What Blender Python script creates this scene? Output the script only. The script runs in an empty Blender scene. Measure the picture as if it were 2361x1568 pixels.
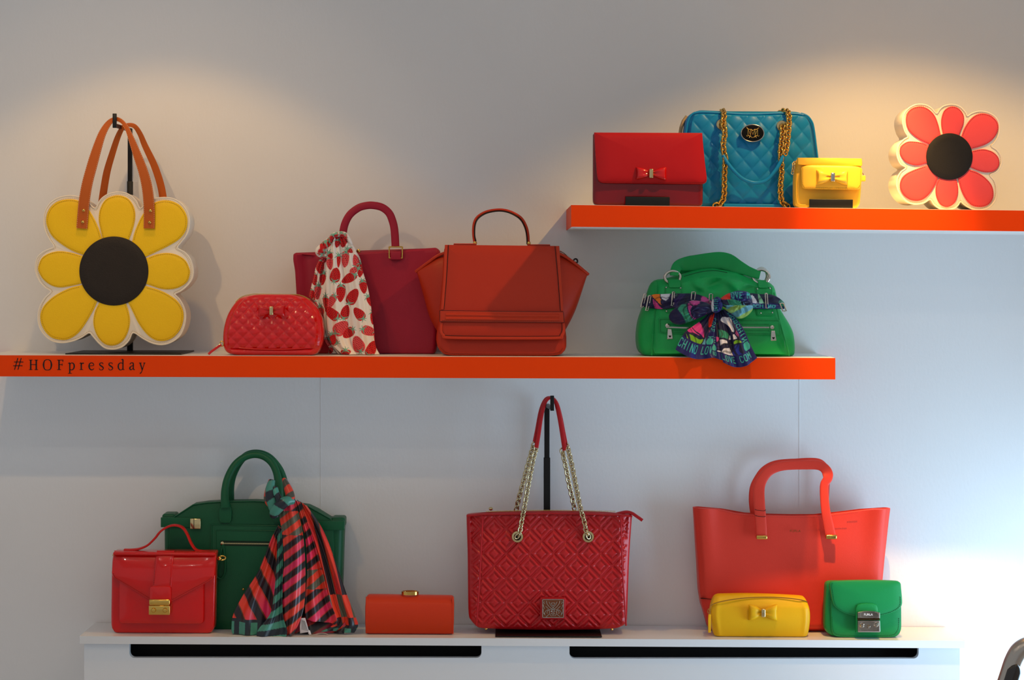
import bpy, math, random
import numpy as np
from mathutils import Vector, Matrix
random.seed(7)
PI = math.pi
scene = bpy.context.scene
COL = scene.collection

# ------------------------------------------------------------------ camera
CAM_Y, CAM_Z, FPX = -5.0, 1.5, 4800.0          # focal length in pixels of the 2361 px wide frame
VPX, VPY = 1150.0, 640.0                       # where the wall's normal vanishes
cam_d = bpy.data.cameras.new('camera')
cam = bpy.data.objects.new('camera', cam_d)
COL.objects.link(cam)
cam.location = (0, CAM_Y, CAM_Z)
cam.rotation_euler = (PI/2, 0, 0)
cam_d.sensor_width = 36.0
cam_d.sensor_fit = 'HORIZONTAL'
cam_d.lens = 36.0*FPX/2361.0
cam_d.shift_x = (2361/2 - VPX)/2361.0
cam_d.shift_y = -(1568/2 - VPY)/2361.0
cam_d.clip_start = 0.1
scene.camera = cam

# ------------------------------------------------------------------ exposure, world, lights
vs = scene.view_settings
vs.view_transform = 'Standard'; vs.look = 'None'; vs.gamma = 1.0; vs.use_curve_mapping = False
vs.exposure = 0.0
world = bpy.data.worlds.new('world'); scene.world = world
world.use_nodes = True
bg = world.node_tree.nodes['Background']
bg.inputs[0].default_value = (0.90, 0.95, 1.0, 1); bg.inputs[1].default_value = 0.40

def spot(name, loc, target, power, color, size_deg, blend, radius):
    d = bpy.data.lights.new(name, 'SPOT'); o = bpy.data.objects.new(name, d); COL.objects.link(o)
    d.energy = power; d.color = color; d.spot_size = math.radians(size_deg); d.spot_blend = blend
    d.shadow_soft_size = radius
    o.location = loc
    o.rotation_euler = (Vector(target) - Vector(loc)).to_track_quat('-Z', 'Y').to_euler()
    return o
WARM = (1.0, 0.57, 0.17)
# recessed downlights close to the wall draw the two scallops, aimed spots further out give the accents
spot('ceiling_downlight_left', (-0.80, -0.567, 2.56), (-0.80, -0.567, 0.0), 12.5, WARM, 96, 0.28, 0.02)
spot('ceiling_downlight_right', (0.90, -0.74, 2.56), (0.90, -0.74, 0.0), 40, WARM, 113, 0.32, 0.02)
spot('ceiling_spot_left', (-1.02, -1.60, 2.52), (-0.85, 0.0, 1.45), 20, (1.0, 0.64, 0.30), 60, 1.0, 0.018)
spot('ceiling_spot_right', (0.80, -0.76, 2.56), (0.86, -0.36, 1.71), 165, WARM, 26, 1.0, 0.018)
spot('ceiling_spot_far_right', (2.1, -2.2, 2.0), (0.85, -0.15, 1.05), 7, (1.0, 0.75, 0.45), 40, 0.6, 0.015)
def area(name, loc, target, sx, sy, power, color):
    d = bpy.data.lights.new(name, 'AREA'); o = bpy.data.objects.new(name, d); COL.objects.link(o)
    d.shape = 'RECTANGLE'; d.size = sx; d.size_y = sy; d.energy = power; d.color = color
    o.location = loc
    o.rotation_euler = (Vector(target) - Vector(loc)).to_track_quat('-Z', 'Y').to_euler()
    return o
area('window_daylight', (1.64, -0.62, 0.50), (0.0, -0.62, 0.50), 0.9, 0.95, 20, (0.50, 0.76, 1.0))

for i, (lx, ly) in enumerate(((-1.7, -2.7), (-0.6, -2.7), (0.5, -2.7), (1.5, -2.7), (-1.2, -3.9), (0.0, -3.9), (1.2, -3.9))):
    d = bpy.data.lights.new('ceiling_bulb', 'POINT'); o = bpy.data.objects.new('ceiling_bulb', d); COL.objects.link(o)
    d.energy = 2.8; d.color = (1.0, 0.92, 0.82); d.shadow_soft_size = 0.014; o.location = (lx, ly, 2.92)

# ------------------------------------------------------------------ materials
def lin(c):
    return c/12.92 if c <= 0.04045 else ((c+0.055)/1.055)**2.4
def H(h):
    h = h.lstrip('#')
    return tuple(lin(int(h[i:i+2], 16)/255) for i in (0, 2, 4))
MATS = {}
def mat(name, color, rough=0.5, metal=0.0, coat=0.0, spec=0.32, grain=0.0, gscale=700.0, vary=0.0, sheen=0.0, attr=None, coat_rough=0.03, gdist=0.0006):
    if name in MATS: return MATS[name]
    m = bpy.data.materials.new(name); m.use_nodes = True
    nt = m.node_tree; b = nt.nodes['Principled BSDF']
    c = H(color) if isinstance(color, str) else color
    b.inputs['Base Color'].default_value = (*c, 1)
    b.inputs['Roughness'].default_value = rough
    b.inputs['Metallic'].default_value = metal
    b.inputs['Coat Weight'].default_value = coat
    b.inputs['Coat Roughness'].default_value = coat_rough
    b.inputs['Specular IOR Level'].default_value = spec
    b.inputs['Sheen Weight'].default_value = sheen
    tc = nt.nodes.new('ShaderNodeTexCoord')
    if grain > 0:
        n = nt.nodes.new('ShaderNodeTexNoise'); n.inputs['Scale'].default_value = gscale
        n.inputs['Detail'].default_value = 3
        nt.links.new(tc.outputs['Object'], n.inputs['Vector'])
        bp = nt.nodes.new('ShaderNodeBump'); bp.inputs['Strength'].default_value = grain
        bp.inputs['Distance'].default_value = gdist
        nt.links.new(n.outputs['Fac'], bp.inputs['Height'])
        nt.links.new(bp.outputs['Normal'], b.inputs['Normal'])
        if coat: nt.links.new(bp.outputs['Normal'], b.inputs['Coat Normal'])
    if attr:
        a = nt.nodes.new('ShaderNodeAttribute'); a.attribute_name = attr
        nt.links.new(a.outputs['Color'], b.inputs['Base Color'])
    elif vary > 0:
        n2 = nt.nodes.new('ShaderNodeTexNoise'); n2.inputs['Scale'].default_value = 22
        nt.links.new(tc.outputs['Object'], n2.inputs['Vector'])
        mx = nt.nodes.new('ShaderNodeMix'); mx.data_type = 'RGBA'
        nt.links.new(n2.outputs['Fac'], mx.inputs['Factor'])
        mx.inputs[6].default_value = (*[x*(1-vary) for x in c], 1)
        mx.inputs[7].default_value = (*[min(1, x*(1+vary)) for x in c], 1)
        nt.links.new(mx.outputs[2], b.inputs['Base Color'])
    MATS[name] = m
    return m

# ------------------------------------------------------------------ object helpers
def link(o, parent=None):
    COL.objects.link(o)
    if parent is not None: o.parent = parent
    return o
def mobj(name, verts, faces, m, parent=None, smooth=True, angle=38, loc=None):
    me = bpy.data.meshes.new(name)
    me.from_pydata([tuple(v) for v in verts], [], faces)
    me.update()
    if m is not None: me.materials.append(m)
    if smooth:
        me.polygons.foreach_set('use_smooth', [True]*len(me.polygons))
        try: me.set_sharp_from_angle(angle=math.radians(angle))
        except Exception: pass
    o = bpy.data.objects.new(name, me)
    if loc is not None: o.location = loc
    return link(o, parent)
def empty(name, loc=(0, 0, 0), parent=None):
    o = bpy.data.objects.new(name, None); o.empty_display_size = 0.02
    o.location = loc
    return link(o, parent)
def tag(o, label, cat, group=None):
    o['label'] = label; o['category'] = cat
    if group: o['group'] = group
    return o
def struct(o):
    o['kind'] = 'structure'; return o

class MB:
    """collects shapes into one mesh"""
    def __init__(s): s.v = []; s.f = []
    def add(s, v, f):
        n = len(s.v); s.v += [tuple(p) for p in v]; s.f += [tuple(i+n for i in q) for q in f]
    def box(s, x0, x1, y0, y1, z0, z1):
        s.add([(x0,y0,z0),(x1,y0,z0),(x1,y1,z0),(x0,y1,z0),(x0,y0,z1),(x1,y0,z1),(x1,y1,z1),(x0,y1,z1)],
              [(3,2,1,0),(4,5,6,7),(0,1,5,4),(1,2,6,5),(2,3,7,6),(3,0,4,7)])
    def build(s, name, m, parent=None, **k): return mobj(name, s.v, s.f, m, parent, **k)

def boxm(x0, x1, y0, y1, z0, z1, b=0.002):
    """bevelled box"""
    b = min(b, abs(x1-x0)/2.01, abs(y1-y0)/2.01, abs(z1-z0)/2.01)
    def rect(d, z):
        r = []
        n = 3
        for cx, cy, a0 in ((x1-b, y1-b, 0), (x0+b, y1-b, PI/2), (x0+b, y0+b, PI), (x1-b, y0+b, 1.5*PI)):
            for k in range(n+1):
                a = a0 + PI/2*k/n
                r.append((cx+(b-d)*math.cos(a), cy+(b-d)*math.sin(a), z))
        return r
    R = []
    for k in range(4):
        t = PI/2*k/3; R.append(rect(b*(1-math.sin(t)), z0+b*(1-math.cos(t))))
    for k in range(4):
        t = PI/2*(1-k/3); R.append(rect(b*(1-math.sin(t)), z1-b*(1-math.cos(t))))
    return loft(R)
def loft(rings, caps=True, closed=True):
    v = []; f = []
    n = len(rings[0])
    for r in rings: v += r
    for j in range(len(rings)-1):
        for i in range(n if closed else n-1):
            a = j*n+i; b = j*n+(i+1) % n
            f.append((a, b, b+n, a+n))
    if caps:
        f.append(tuple(range(n-1, -1, -1)))
        f.append(tuple((len(rings)-1)*n+i for i in range(n)))
    return v, f
def interp(pts, t):
    """piecewise linear y(t) of sorted pts"""
    if t <= pts[0][0]: return pts[0][1]
    for a, b in zip(pts, pts[1:]):
        if t <= b[0]:
            d = b[0]-a[0]
            return a[1] if d < 1e-9 else a[1]+(b[1]-a[1])*(t-a[0])/d
    return pts[-1][1]
def catmull(pts, n=8, closed=False):
    P = [tuple(map(float, p)) for p in pts]; out = []; N = len(P)
    if N < 3 and not closed:
        return [tuple(a+(b-a)*k/n for a, b in zip(P[0], P[1])) for k in range(n+1)]
    for i in range(N if closed else N-1):
        if closed: p0, p1, p2, p3 = P[i-1], P[i], P[(i+1) % N], P[(i+2) % N]
        else: p0, p1, p2, p3 = P[max(i-1, 0)], P[i], P[i+1], P[min(i+2, N-1)]
        for k in range(n):
            t = k/n
            out.append(tuple(0.5*((2*b)+(-a+c)*t+(2*a-5*b+4*c-d)*t*t+(-a+3*b-3*c+d)*t**3) for a, b, c, d in zip(p0, p1, p2, p3)))
    if not closed: out.append(P[-1])
    return out
def chaikin(pts, n=2, closed=True, r=.25):
    P = [tuple(p) for p in pts]
    for _ in range(n):
        Q = []
        for i in range(len(P) if closed else len(P)-1):
            a, b = P[i], P[(i+1) % len(P)]
            Q += [(a[0]+(b[0]-a[0])*r, a[1]+(b[1]-a[1])*r), (b[0]+(a[0]-b[0])*r, b[1]+(a[1]-b[1])*r)]
        P = Q if closed else [P[0]]+Q+[P[-1]]
    return P
def resample(pts, n):
    P = [Vector(p) for p in pts]
    L = [0]
    for a, b in zip(P, P[1:]): L.append(L[-1]+(b-a).length)
    out = []; j = 0
    for k in range(n):
        d = L[-1]*k/(n-1)
        while j < len(P)-2 and L[j+1] < d: j += 1
        s = L[j+1]-L[j]
        t = 0 if s < 1e-12 else (d-L[j])/s
        out.append(P[j].lerp(P[j+1], min(1, max(0, t))))
    return out

def body(name, m, par, L, R, yf, yb, top=None, bot=None, r=0.01, rt=0.006, rb=0.006, nf=24, nr=24, nb=8, relief=None, inset_x=1.0, open_top=0.0):
    """closed shell lofted along z from left / right outlines (x,z), bottom to top"""
    z0 = min(L[0][1], R[0][1]); z1 = max(L[-1][1], R[-1][1]); Hh = z1-z0
    Lp = [((z-z0)/Hh, x) for x, z in L]; Rp = [((z-z0)/Hh, x) for x, z in R]
    YF = yf if callable(yf) else (lambda v: yf); YB = yb if callable(yb) else (lambda v: yb)
    rows = []
    for k in range(4):
        t = PI/2*k/4; rows.append((rb*(1-math.cos(t))/Hh, rb*(1-math.sin(t))))
    va, vb = rb/Hh, 1-rt/Hh
    for k in range(nr+1): rows.append((va+(vb-va)*k/nr, 0.0))
    for k in range(1, 5):
        t = PI/2*(1-k/4); rows.append((1-rt*(1-math.cos(t))/Hh, rt*(1-math.sin(t))))
    rings = []
    for v, ins in rows:
        xl = interp(Lp, v)+ins*inset_x; xr = interp(Rp, v)-ins*inset_x
        a = YF(v)+ins; b = YB(v)-ins
        W = xr-xl; D = b-a
        rr = max(1e-5, min(r, W/2.02, D/2.02))
        pts = []
        for k in range(nf+1): pts.append((xl+rr+(W-2*rr)*k/nf, a, 1.0))
        for k in range(1, 5):
            t = PI/2*k/5; pts.append((xr-rr+rr*math.sin(t), a+rr-rr*math.cos(t), 0))
        for k in range(3): pts.append((xr, a+rr+(D-2*rr)*k/2, 0))
        for k in range(1, 5):
            t = PI/2*k/5; pts.append((xr-rr+rr*math.cos(t), b-rr+rr*math.sin(t), 0))
        for k in range(nb+1): pts.append((xr-rr-(W-2*rr)*k/nb, b, 0))
        for k in range(1, 5):
            t = PI/2*k/5; pts.append((xl+rr-rr*math.sin(t), b-rr+rr*math.cos(t), 0))
        for k in range(3): pts.append((xl, b-rr-(D-2*rr)*k/2, 0))
        for k in range(1, 5):
            t = PI/2*k/5; pts.append((xl+rr-rr*math.cos(t), a+rr-rr*math.sin(t), 0))
        ring = []
        for x, y, w in pts:
            zt = interp(top, x) if top else z1
            zb = interp(bot, x) if bot else z0
            z = zb+v*(zt-zb)
            if relief:
                u = min(1, max(0, (x-xl)/W)) if W > 1e-6 else .5
                y -= relief(u, v, x, z)*(w if ins == 0 else 0)
            ring.append((x, y, z))
        rings.append(ring)
    if open_top:       # hollow mouth: wall thickness, then the lining going down
        base = rings[-1]; cy = sum(p[1] for p in base)/len(base); cx = sum(p[0] for p in base)/len(base)
        def shrink(dz): return [(p[0]+(cx-p[0])*(.012+.08*dz/open_top), p[1]+max(-.0016, min(.0016, cy-p[1])), p[2]-dz) for p in base]
        rings += [shrink(0.0), shrink(open_top*.5), shrink(open_top)]
    v, f = loft(rings)
    return mobj(name, v, f, m, par)

def plate(name, m, par, outline, y, thick, bev=0.002, dome=0.0, smooth_n=0, centre=None, rings_n=4, relief=None, angle=38):
    """solid plate of a closed outline (x,z), star shaped about its centroid; front at y, back at y+thick"""
    P = catmull(outline, smooth_n, True) if smooth_n else list(outline)
    ar = sum(a[0]*b[1]-b[0]*a[1] for a, b in zip(P, P[1:]+P[:1]))
    if ar < 0: P = P[::-1]
    if centre is None:
        A = sum(a[0]*b[1]-b[0]*a[1] for a, b in zip(P, P[1:]+P[:1]))/2
        cx = sum((a[0]+b[0])*(a[0]*b[1]-b[0]*a[1]) for a, b in zip(P, P[1:]+P[:1]))/(6*A)
        cz = sum((a[1]+b[1])*(a[0]*b[1]-b[0]*a[1]) for a, b in zip(P, P[1:]+P[:1]))/(6*A)
    else: cx, cz = centre
    n = len(P)
    mr = sum(math.hypot(p[0]-cx, p[1]-cz) for p in P)/n
    def ring(s, yy): return [(cx+(p[0]-cx)*s, yy, cz+(p[1]-cz)*s) for p in P]
    R = []
    s_in = 1-bev/mr
    R.append(ring(s_in, y+thick))
    if thick > 2.2*bev:
        R.append(ring(1, y+thick-bev)); R.append(ring(1, y+bev))
    else: R.append(ring(1, y+thick*.5))
    R.append(ring(1-bev/mr*.3, y+bev*.3)); 
    for k in range(rings_n):
        s = s_in*(1-k/rings_n)
        R.append(ring(s, y-dome*(1-(s/s_in)**2)))
    v, f = loft(R, caps=False)
    f.append(tuple(range(n-1, -1, -1)))
    v.append((cx, y-dome, cz)); c = len(v)-1; b = (len(R)-1)*n
    f += [(b+i, b+(i+1) % n, c) for i in range(n)]
    if relief: v = [(p[0], p[1]-(relief(p[0], p[2]) if p[1] < y+bev*.2 else 0), p[2]) for p in v]
    return mobj(name, v, f, m, par, angle=angle)

def sweep(name, m, par, path, a, b, n=14, power=2.0, side=(0, 1, 0), caps=True, closed=False, mb=None):
    """sweep a superellipse along a 3-D path: half width a (in the plane across `side`), half thickness b (along side)"""
    P = [Vector(p) for p in path]; N = len(P); S0 = Vector(side)
    rings = []
    for i in range(N):
        if closed: T = P[(i+1) % N]-P[i-1]
        else: T = P[min(i+1, N-1)]-P[max(i-1, 0)]
        T.normalize()
        B = T.cross(S0)
        if B.length < 1e-4: B = T.cross(Vector((1, 0, 0.001)))
        B.normalize(); S = B.cross(T); S.normalize()
        t = i/(N-1)
        aa = a(t) if callable(a) else a; bb = b(t) if callable(b) else b
        rg = []
        for k in range(n):
            q = 2*PI*k/n; c, s = math.cos(q), math.sin(q)
            ca = math.copysign(abs(c)**(2/power), c); sa = math.copysign(abs(s)**(2/power), s)
            rg.append(tuple(P[i]+B*(aa*ca)+S*(bb*sa)))
        rings.append(rg)
    if closed: rings.append(rings[0])
    v, f = loft(rings, caps=(caps and not closed))
    if mb is not None: mb.add(v, f); return None
    return mobj(name, v, f, m, par)

def tube(name, m, par, path, r, n=10, **k): return sweep(name, m, par, path, r, r, n=n, **k)

def ribbon(mb, pts, w, y0, y1):
    """flat stroke in the x-z plane (front y0, back y1); w constant or list"""
    n = len(pts); W = w if isinstance(w, (list, tuple)) else [w]*n
    fr = []
    for i in range(n):
        a = pts[max(i-1, 0)]; b = pts[min(i+1, n-1)]
        dx, dz = b[0]-a[0], b[1]-a[1]; l = math.hypot(dx, dz) or 1
        nx, nz = -dz/l*W[i]/2, dx/l*W[i]/2
        fr.append(((pts[i][0]+nx, pts[i][1]+nz), (pts[i][0]-nx, pts[i][1]-nz)))
    rings = [[(p[0], y0, p[1]), (q[0], y0, q[1]), (q[0], y1, q[1]), (p[0], y1, p[1])] for p, q in fr]
    v, f = loft(rings); mb.add(v, f)

def stitches(name, m, par, pts, y, step=0.0042, ln=0.0026, w=0.0009, yf=None):
    """row of thread stitches along a polyline of (x,z)"""
    mb = MB()
    L = sum(math.dist(a, b) for a, b in zip(pts, pts[1:]))
    n = max(2, int(L/step))
    P = resample([(p[0], 0, p[1]) for p in pts], n*2+1)
    for k in range(0, 2*n-1, 2):
        a, b = P[k], P[k+1]
        d = (b-a).normalized()*ln/2; c = (a+b)/2
        yy = (yf(c.x, c.z) if yf else y)
        ribbon(mb, [(c.x-d.x, c.z-d.z), (c.x+d.x, c.z+d.z)], w, yy-0.0006, yy+0.0008)
    return mb.build(name, m, par, smooth=False)

def lathe(name, m, par, prof, loc, axis='y', n=20):
    """revolve profile [(r, h)] around an axis through loc"""
    rings = []
    for r, h in prof:
        rg = []
        for k in range(n):
            a = 2*PI*k/n
            if axis == 'y': rg.append((loc[0]+r*math.cos(a), loc[1]+h, loc[2]+r*math.sin(a)))
            elif axis == 'z': rg.append((loc[0]+r*math.cos(a), loc[1]+r*math.sin(a), loc[2]+h))
            else: rg.append((loc[0]+h, loc[1]+r*math.cos(a), loc[2]+r*math.sin(a)))
        rings.append(rg)
    v, f = loft(rings)
    return mobj(name, v, f, m, par)
def stud(name, m, par, x, y, z, r):
    return lathe(name, m, par, [(r, .0005), (r, -r*.2), (r*.8, -r*.6), (r*.4, -r*.8), (r*.05, -r*.85)], (x, y, z), 'y', 14)

class Fr:
    """a thing's own frame: traced coordinates of a detail view -> metres about the thing's base"""
    def __init__(s, ox, oy, sc, y, cx, base, zb):
        s.k = (y-CAM_Y)/FPX/sc; s.cx = cx; s.base = base; s.y = y
        X = (ox+cx/sc-VPX)*(y-CAM_Y)/FPX
        s.X = X
        s.loc = (X, y, zb(X) if callable(zb) else zb)
    def p(s, x, z): return ((x-s.cx)*s.k, (s.base-z)*s.k)
    def P(s, pts): return [s.p(*q) for q in pts]
    def P3(s, pts, y=None): return [((q[0]-s.cx)*s.k, (q[2] if len(q) > 2 else y), (s.base-q[1])*s.k) for q in pts]
    def d(s, n): return n*s.k
def px(x, y): return (x-VPX)*(y-CAM_Y)/FPX
def pz(z, y): return CAM_Z+(VPY-z)*(y-CAM_Y)/FPX

def text_mesh(name, s, size, m, par, loc, depth=0.0004, align='CENTER'):
    c = bpy.data.curves.new(name+'_curve', 'FONT'); c.body = s; c.size = size; c.extrude = depth
    c.align_x = align; c.align_y = 'CENTER'
    o = bpy.data.objects.new(name+'_tmp', c); COL.objects.link(o)
    bpy.context.view_layer.update()
    me = bpy.data.meshes.new_from_object(o.evaluated_get(bpy.context.evaluated_depsgraph_get()))
    bpy.data.objects.remove(o); bpy.data.curves.remove(c)
    me.name = name; me.materials.clear(); me.materials.append(m)
    t = bpy.data.objects.new(name, me); link(t, par)
    t.location = loc; t.rotation_euler = (PI/2, 0, 0)
    return t

LINKS = {}
def link_mesh(key, a, b, r, m):
    if key in LINKS: return LINKS[key]
    N, n = 18, 7
    v = []; f = []
    for i in range(N):
        t = 2*PI*i/N
        c = Vector((b*math.cos(t), 0, a*math.sin(t))); d = Vector((math.cos(t)/b, 0, math.sin(t)/a)).normalized()
        for k in range(n):
            q = 2*PI*k/n
            v.append(tuple(c+d*(r*math.cos(q))+Vector((0, r*math.sin(q), 0))))
    for i in range(N):
        for k in range(n):
            f.append((i*n+k, i*n+(k+1) % n, ((i+1) % N)*n+(k+1) % n, ((i+1) % N)*n+k))
    me = bpy.data.meshes.new(key); me.from_pydata(v, [], f); me.materials.append(m)
    me.polygons.foreach_set('use_smooth', [True]*len(me.polygons))
    LINKS[key] = me
    return me
def chain(name, par, path, key, a, b, r, m, pitch=1.25, roll=(35, -35)):
    """run of interlocked oval links; every link its own object"""
    me = link_mesh(key, a, b, r, m)
    P = [Vector(p) for p in path]
    L = sum((q-p).length for p, q in zip(P, P[1:]))
    n = max(2, int(round(L/(a*pitch)))+1)
    Q = resample(P, n)
    e = empty(name, (0, 0, 0), par)
    for i, c in enumerate(Q):
        T = (Q[min(i+1, n-1)]-Q[max(i-1, 0)]).normalized()
        o = bpy.data.objects.new('chain_link', me); COL.objects.link(o); o.parent = e
        rot = T.to_track_quat('Z', 'Y').to_matrix() @ Matrix.Rotation(math.radians(roll[i % len(roll)]), 3, 'Z')
        # keep the local y axis towards the viewer before rolling
        Zx = T; Y = Vector((0, 1, 0)); Xx = Y.cross(Zx)
        if Xx.length > 1e-3:
            Xx.normalize(); Y2 = Zx.cross(Xx)
            rot = Matrix((Xx, Y2, Zx)).transposed() @ Matrix.Rotation(math.radians(roll[i % len(roll)]), 3, 'Z')
        o.rotation_euler = rot.to_euler(); o.location = c
    return e

def bow(par, x, z, y, w, h, d, m, mc, cw=None, ch=None, tilt=0.0, name='bow', asym=1.0):
    """leather bow of two pinched loops with a metal bar as sub-part"""
    mb = MB()
    for s in (-1, 1):
        rings = []
        for i in range(13):
            t = i/12
            hz = h/2*(0.30+0.70*math.sin(PI/2*t)**0.9)*(asym if s < 0 else 1)
            dy = d*(0.35+0.65*math.sin(PI*min(1, t*1.05)*0.8))
            if i == 12: dy *= .55; hz *= .97
            rg = []
            for k in range(28):
                q = 2*PI*k/28
                zz = hz*math.copysign(abs(math.sin(q))**0.75, math.sin(q))
                f = math.cos(q)
                yy = -dy*(max(f, 0)**0.7)*(1-0.45*math.exp(-(zz/hz/0.3)**2)*(1-t)) + 0.001*(f < 0)
                xx = s*(0.04*w+t*(w/2-0.04*w) - (0.05*w*(1-(zz/hz)**2) if t > .85 else 0)*(t-.85)/.15)
                rg.append((x+xx, y+yy, z+zz+tilt*xx))
            rings.append(rg if s > 0 else rg[::-1])
        v, f = loft(rings); mb.add(v, f)
    o = mb.build(name, m, par, angle=50)
    cw = cw or w*0.12; ch = ch or h*0.62
    v, f = boxm(x-cw/2, x+cw/2, y-d*1.05, y, z-ch/2, z+ch/2, cw*.25)
    mobj('clasp_bar', v, f, mc, o)
    return o

def cloth(name, m, par, Lf, Rt, yfun, colfun, nu=80, nv=120, thick=0.0012, sm=6, zfun=None):
    """draped cloth panel between a left and a right edge (x,z) lists, top to bottom; print held per vertex"""
    A = resample([(p[0], 0, p[1]) for p in catmull(Lf, sm)], nv)
    B = resample([(p[0], 0, p[1]) for p in catmull(Rt, sm)], nv)
    V = np.zeros((nv, nu, 3)); U = np.zeros((nv, nu)); VV = np.zeros((nv, nu))
    for j in range(nv):
        v = j/(nv-1)
        for i in range(nu):
            u = i/(nu-1)
            q = A[j].lerp(B[j], u)
            V[j, i] = (q.x, yfun(u, v), q.z+(zfun(u, v) if zfun else 0)); U[j, i] = u; VV[j, i] = v
    C = colfun(U.ravel(), VV.ravel(), V.reshape(-1, 3)[:, 0], V.reshape(-1, 3)[:, 2])
    vv = V.reshape(-1, 3)
    f = [(j*nu+i, (j+1)*nu+i, (j+1)*nu+i+1, j*nu+i+1) for j in range(nv-1) for i in range(nu-1)]
    o = mobj(name, vv.tolist(), f, m, par, smooth=False)
    me = o.data
    me.polygons.foreach_set('use_smooth', [True]*len(me.polygons))
    at = me.color_attributes.new('print', 'FLOAT_COLOR', 'POINT')
    at.data.foreach_set('color', np.concatenate([C, np.ones((len(C), 1))], 1).astype(np.float32).ravel())
    if thick:
        md = o.modifiers.new('cloth_thickness', 'SOLIDIFY'); md.thickness = thick; md.offset = 0
    return o
def vert_print(o, C):
    me = o.data
    at = me.color_attributes.new('print', 'FLOAT_COLOR', 'POINT')
    at.data.foreach_set('color', np.concatenate([C, np.ones((len(C), 1))], 1).astype(np.float32).ravel())
# ------------------------------------------------------------------ shared materials
GOLD = mat('gold_metal', '#e0b25a', 0.16, 1.0)
PALEGOLD = mat('pale_gold_metal', '#d9c08c', 0.18, 1.0)
SILVER = mat('silver_metal', '#cfc8bd', 0.16, 1.0)
BLACKP = mat('black_coated_metal', '#0b0b0c', 0.42)
# ------------------------------------------------------------------ room shell
def wall_material():
    m = bpy.data.materials.new('painted_lining_paper_wall'); m.use_nodes = True
    nt = m.node_tree; b = nt.nodes['Principled BSDF']
    b.inputs['Base Color'].default_value = (0.80, 0.795, 0.80, 1); b.inputs['Roughness'].default_value = 0.75
    b.inputs['Specular IOR Level'].default_value = 0.25
    tc = nt.nodes.new('ShaderNodeTexCoord')
    n = nt.nodes.new('ShaderNodeTexNoise'); n.inputs['Scale'].default_value = 130; n.inputs['Detail'].default_value = 5
    mp = nt.nodes.new('ShaderNodeMapping'); mp.inputs['Scale'].default_value = (1, 1, 0.6)
    nt.links.new(tc.outputs['Object'], mp.inputs['Vector']); nt.links.new(mp.outputs['Vector'], n.inputs['Vector'])
    bp = nt.nodes.new('ShaderNodeBump'); bp.inputs['Strength'].default_value = 0.2; bp.inputs['Distance'].default_value = 0.0016
    nt.links.new(n.outputs['Fac'], bp.inputs['Height']); nt.links.new(bp.outputs['Normal'], b.inputs['Normal'])
    return m
WALL = wall_material()
# the wall is hung with lining paper in lengths whose butt joints show as fine raised seams
SEAMS = [px(740, 0), px(1843, 0)]
mb = MB(); mb.box(-2.6, 2.0, 0.0, 0.12, 0.0, 3.0)
wall_back = struct(mb.build('wall_back', WALL, smooth=False))
for sx in SEAMS:
    mb = MB(); ribbon(mb, [(sx, 0.1), (sx, 1.30)], 0.0016, -0.0007, 0.0002)
    mb.build('paper_seam', WALL, wall_back, smooth=False)
mb = MB(); mb.box(-2.6, 2.0, -5.6, 0.12, -0.1, 0.0)
struct(mb.build('floor', mat('grey_floor', '#d3d2d2', 0.6, grain=.1, gscale=40), smooth=False))
mb = MB(); mb.box(-2.6, 2.0, -5.6, 0.12, 3.0, 3.1)
struct(mb.build('ceiling', mat('white_ceiling', '#d8d6d2', 0.8), smooth=False))
mb = MB()   # right-hand wall with the window opening that lets the daylight in
mb.box(1.72, 1.84, -5.6, -1.25, 0, 3.0); mb.box(1.72, 1.84, -0.06, 0.0, 0, 3.0)
mb.box(1.72, 1.84, -1.25, -0.06, 0, 0.15); mb.box(1.72, 1.84, -1.25, -0.06, 1.6, 3.0)
struct(mb.build('wall_right', WALL, smooth=False))
mb = MB()
mb.box(1.70, 1.82, -1.29, -1.25, 0.11, 1.64); mb.box(1.70, 1.82, -0.06, -0.03, 0.11, 1.64)
mb.box(1.70, 1.82, -1.25, -0.06, 0.11, 0.15); mb.box(1.70, 1.82, -1.25, -0.06, 1.6, 1.64)
struct(mb.build('window_1', mat('white_gloss_paint', '#e9eaec', 0.35), smooth=False))

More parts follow.
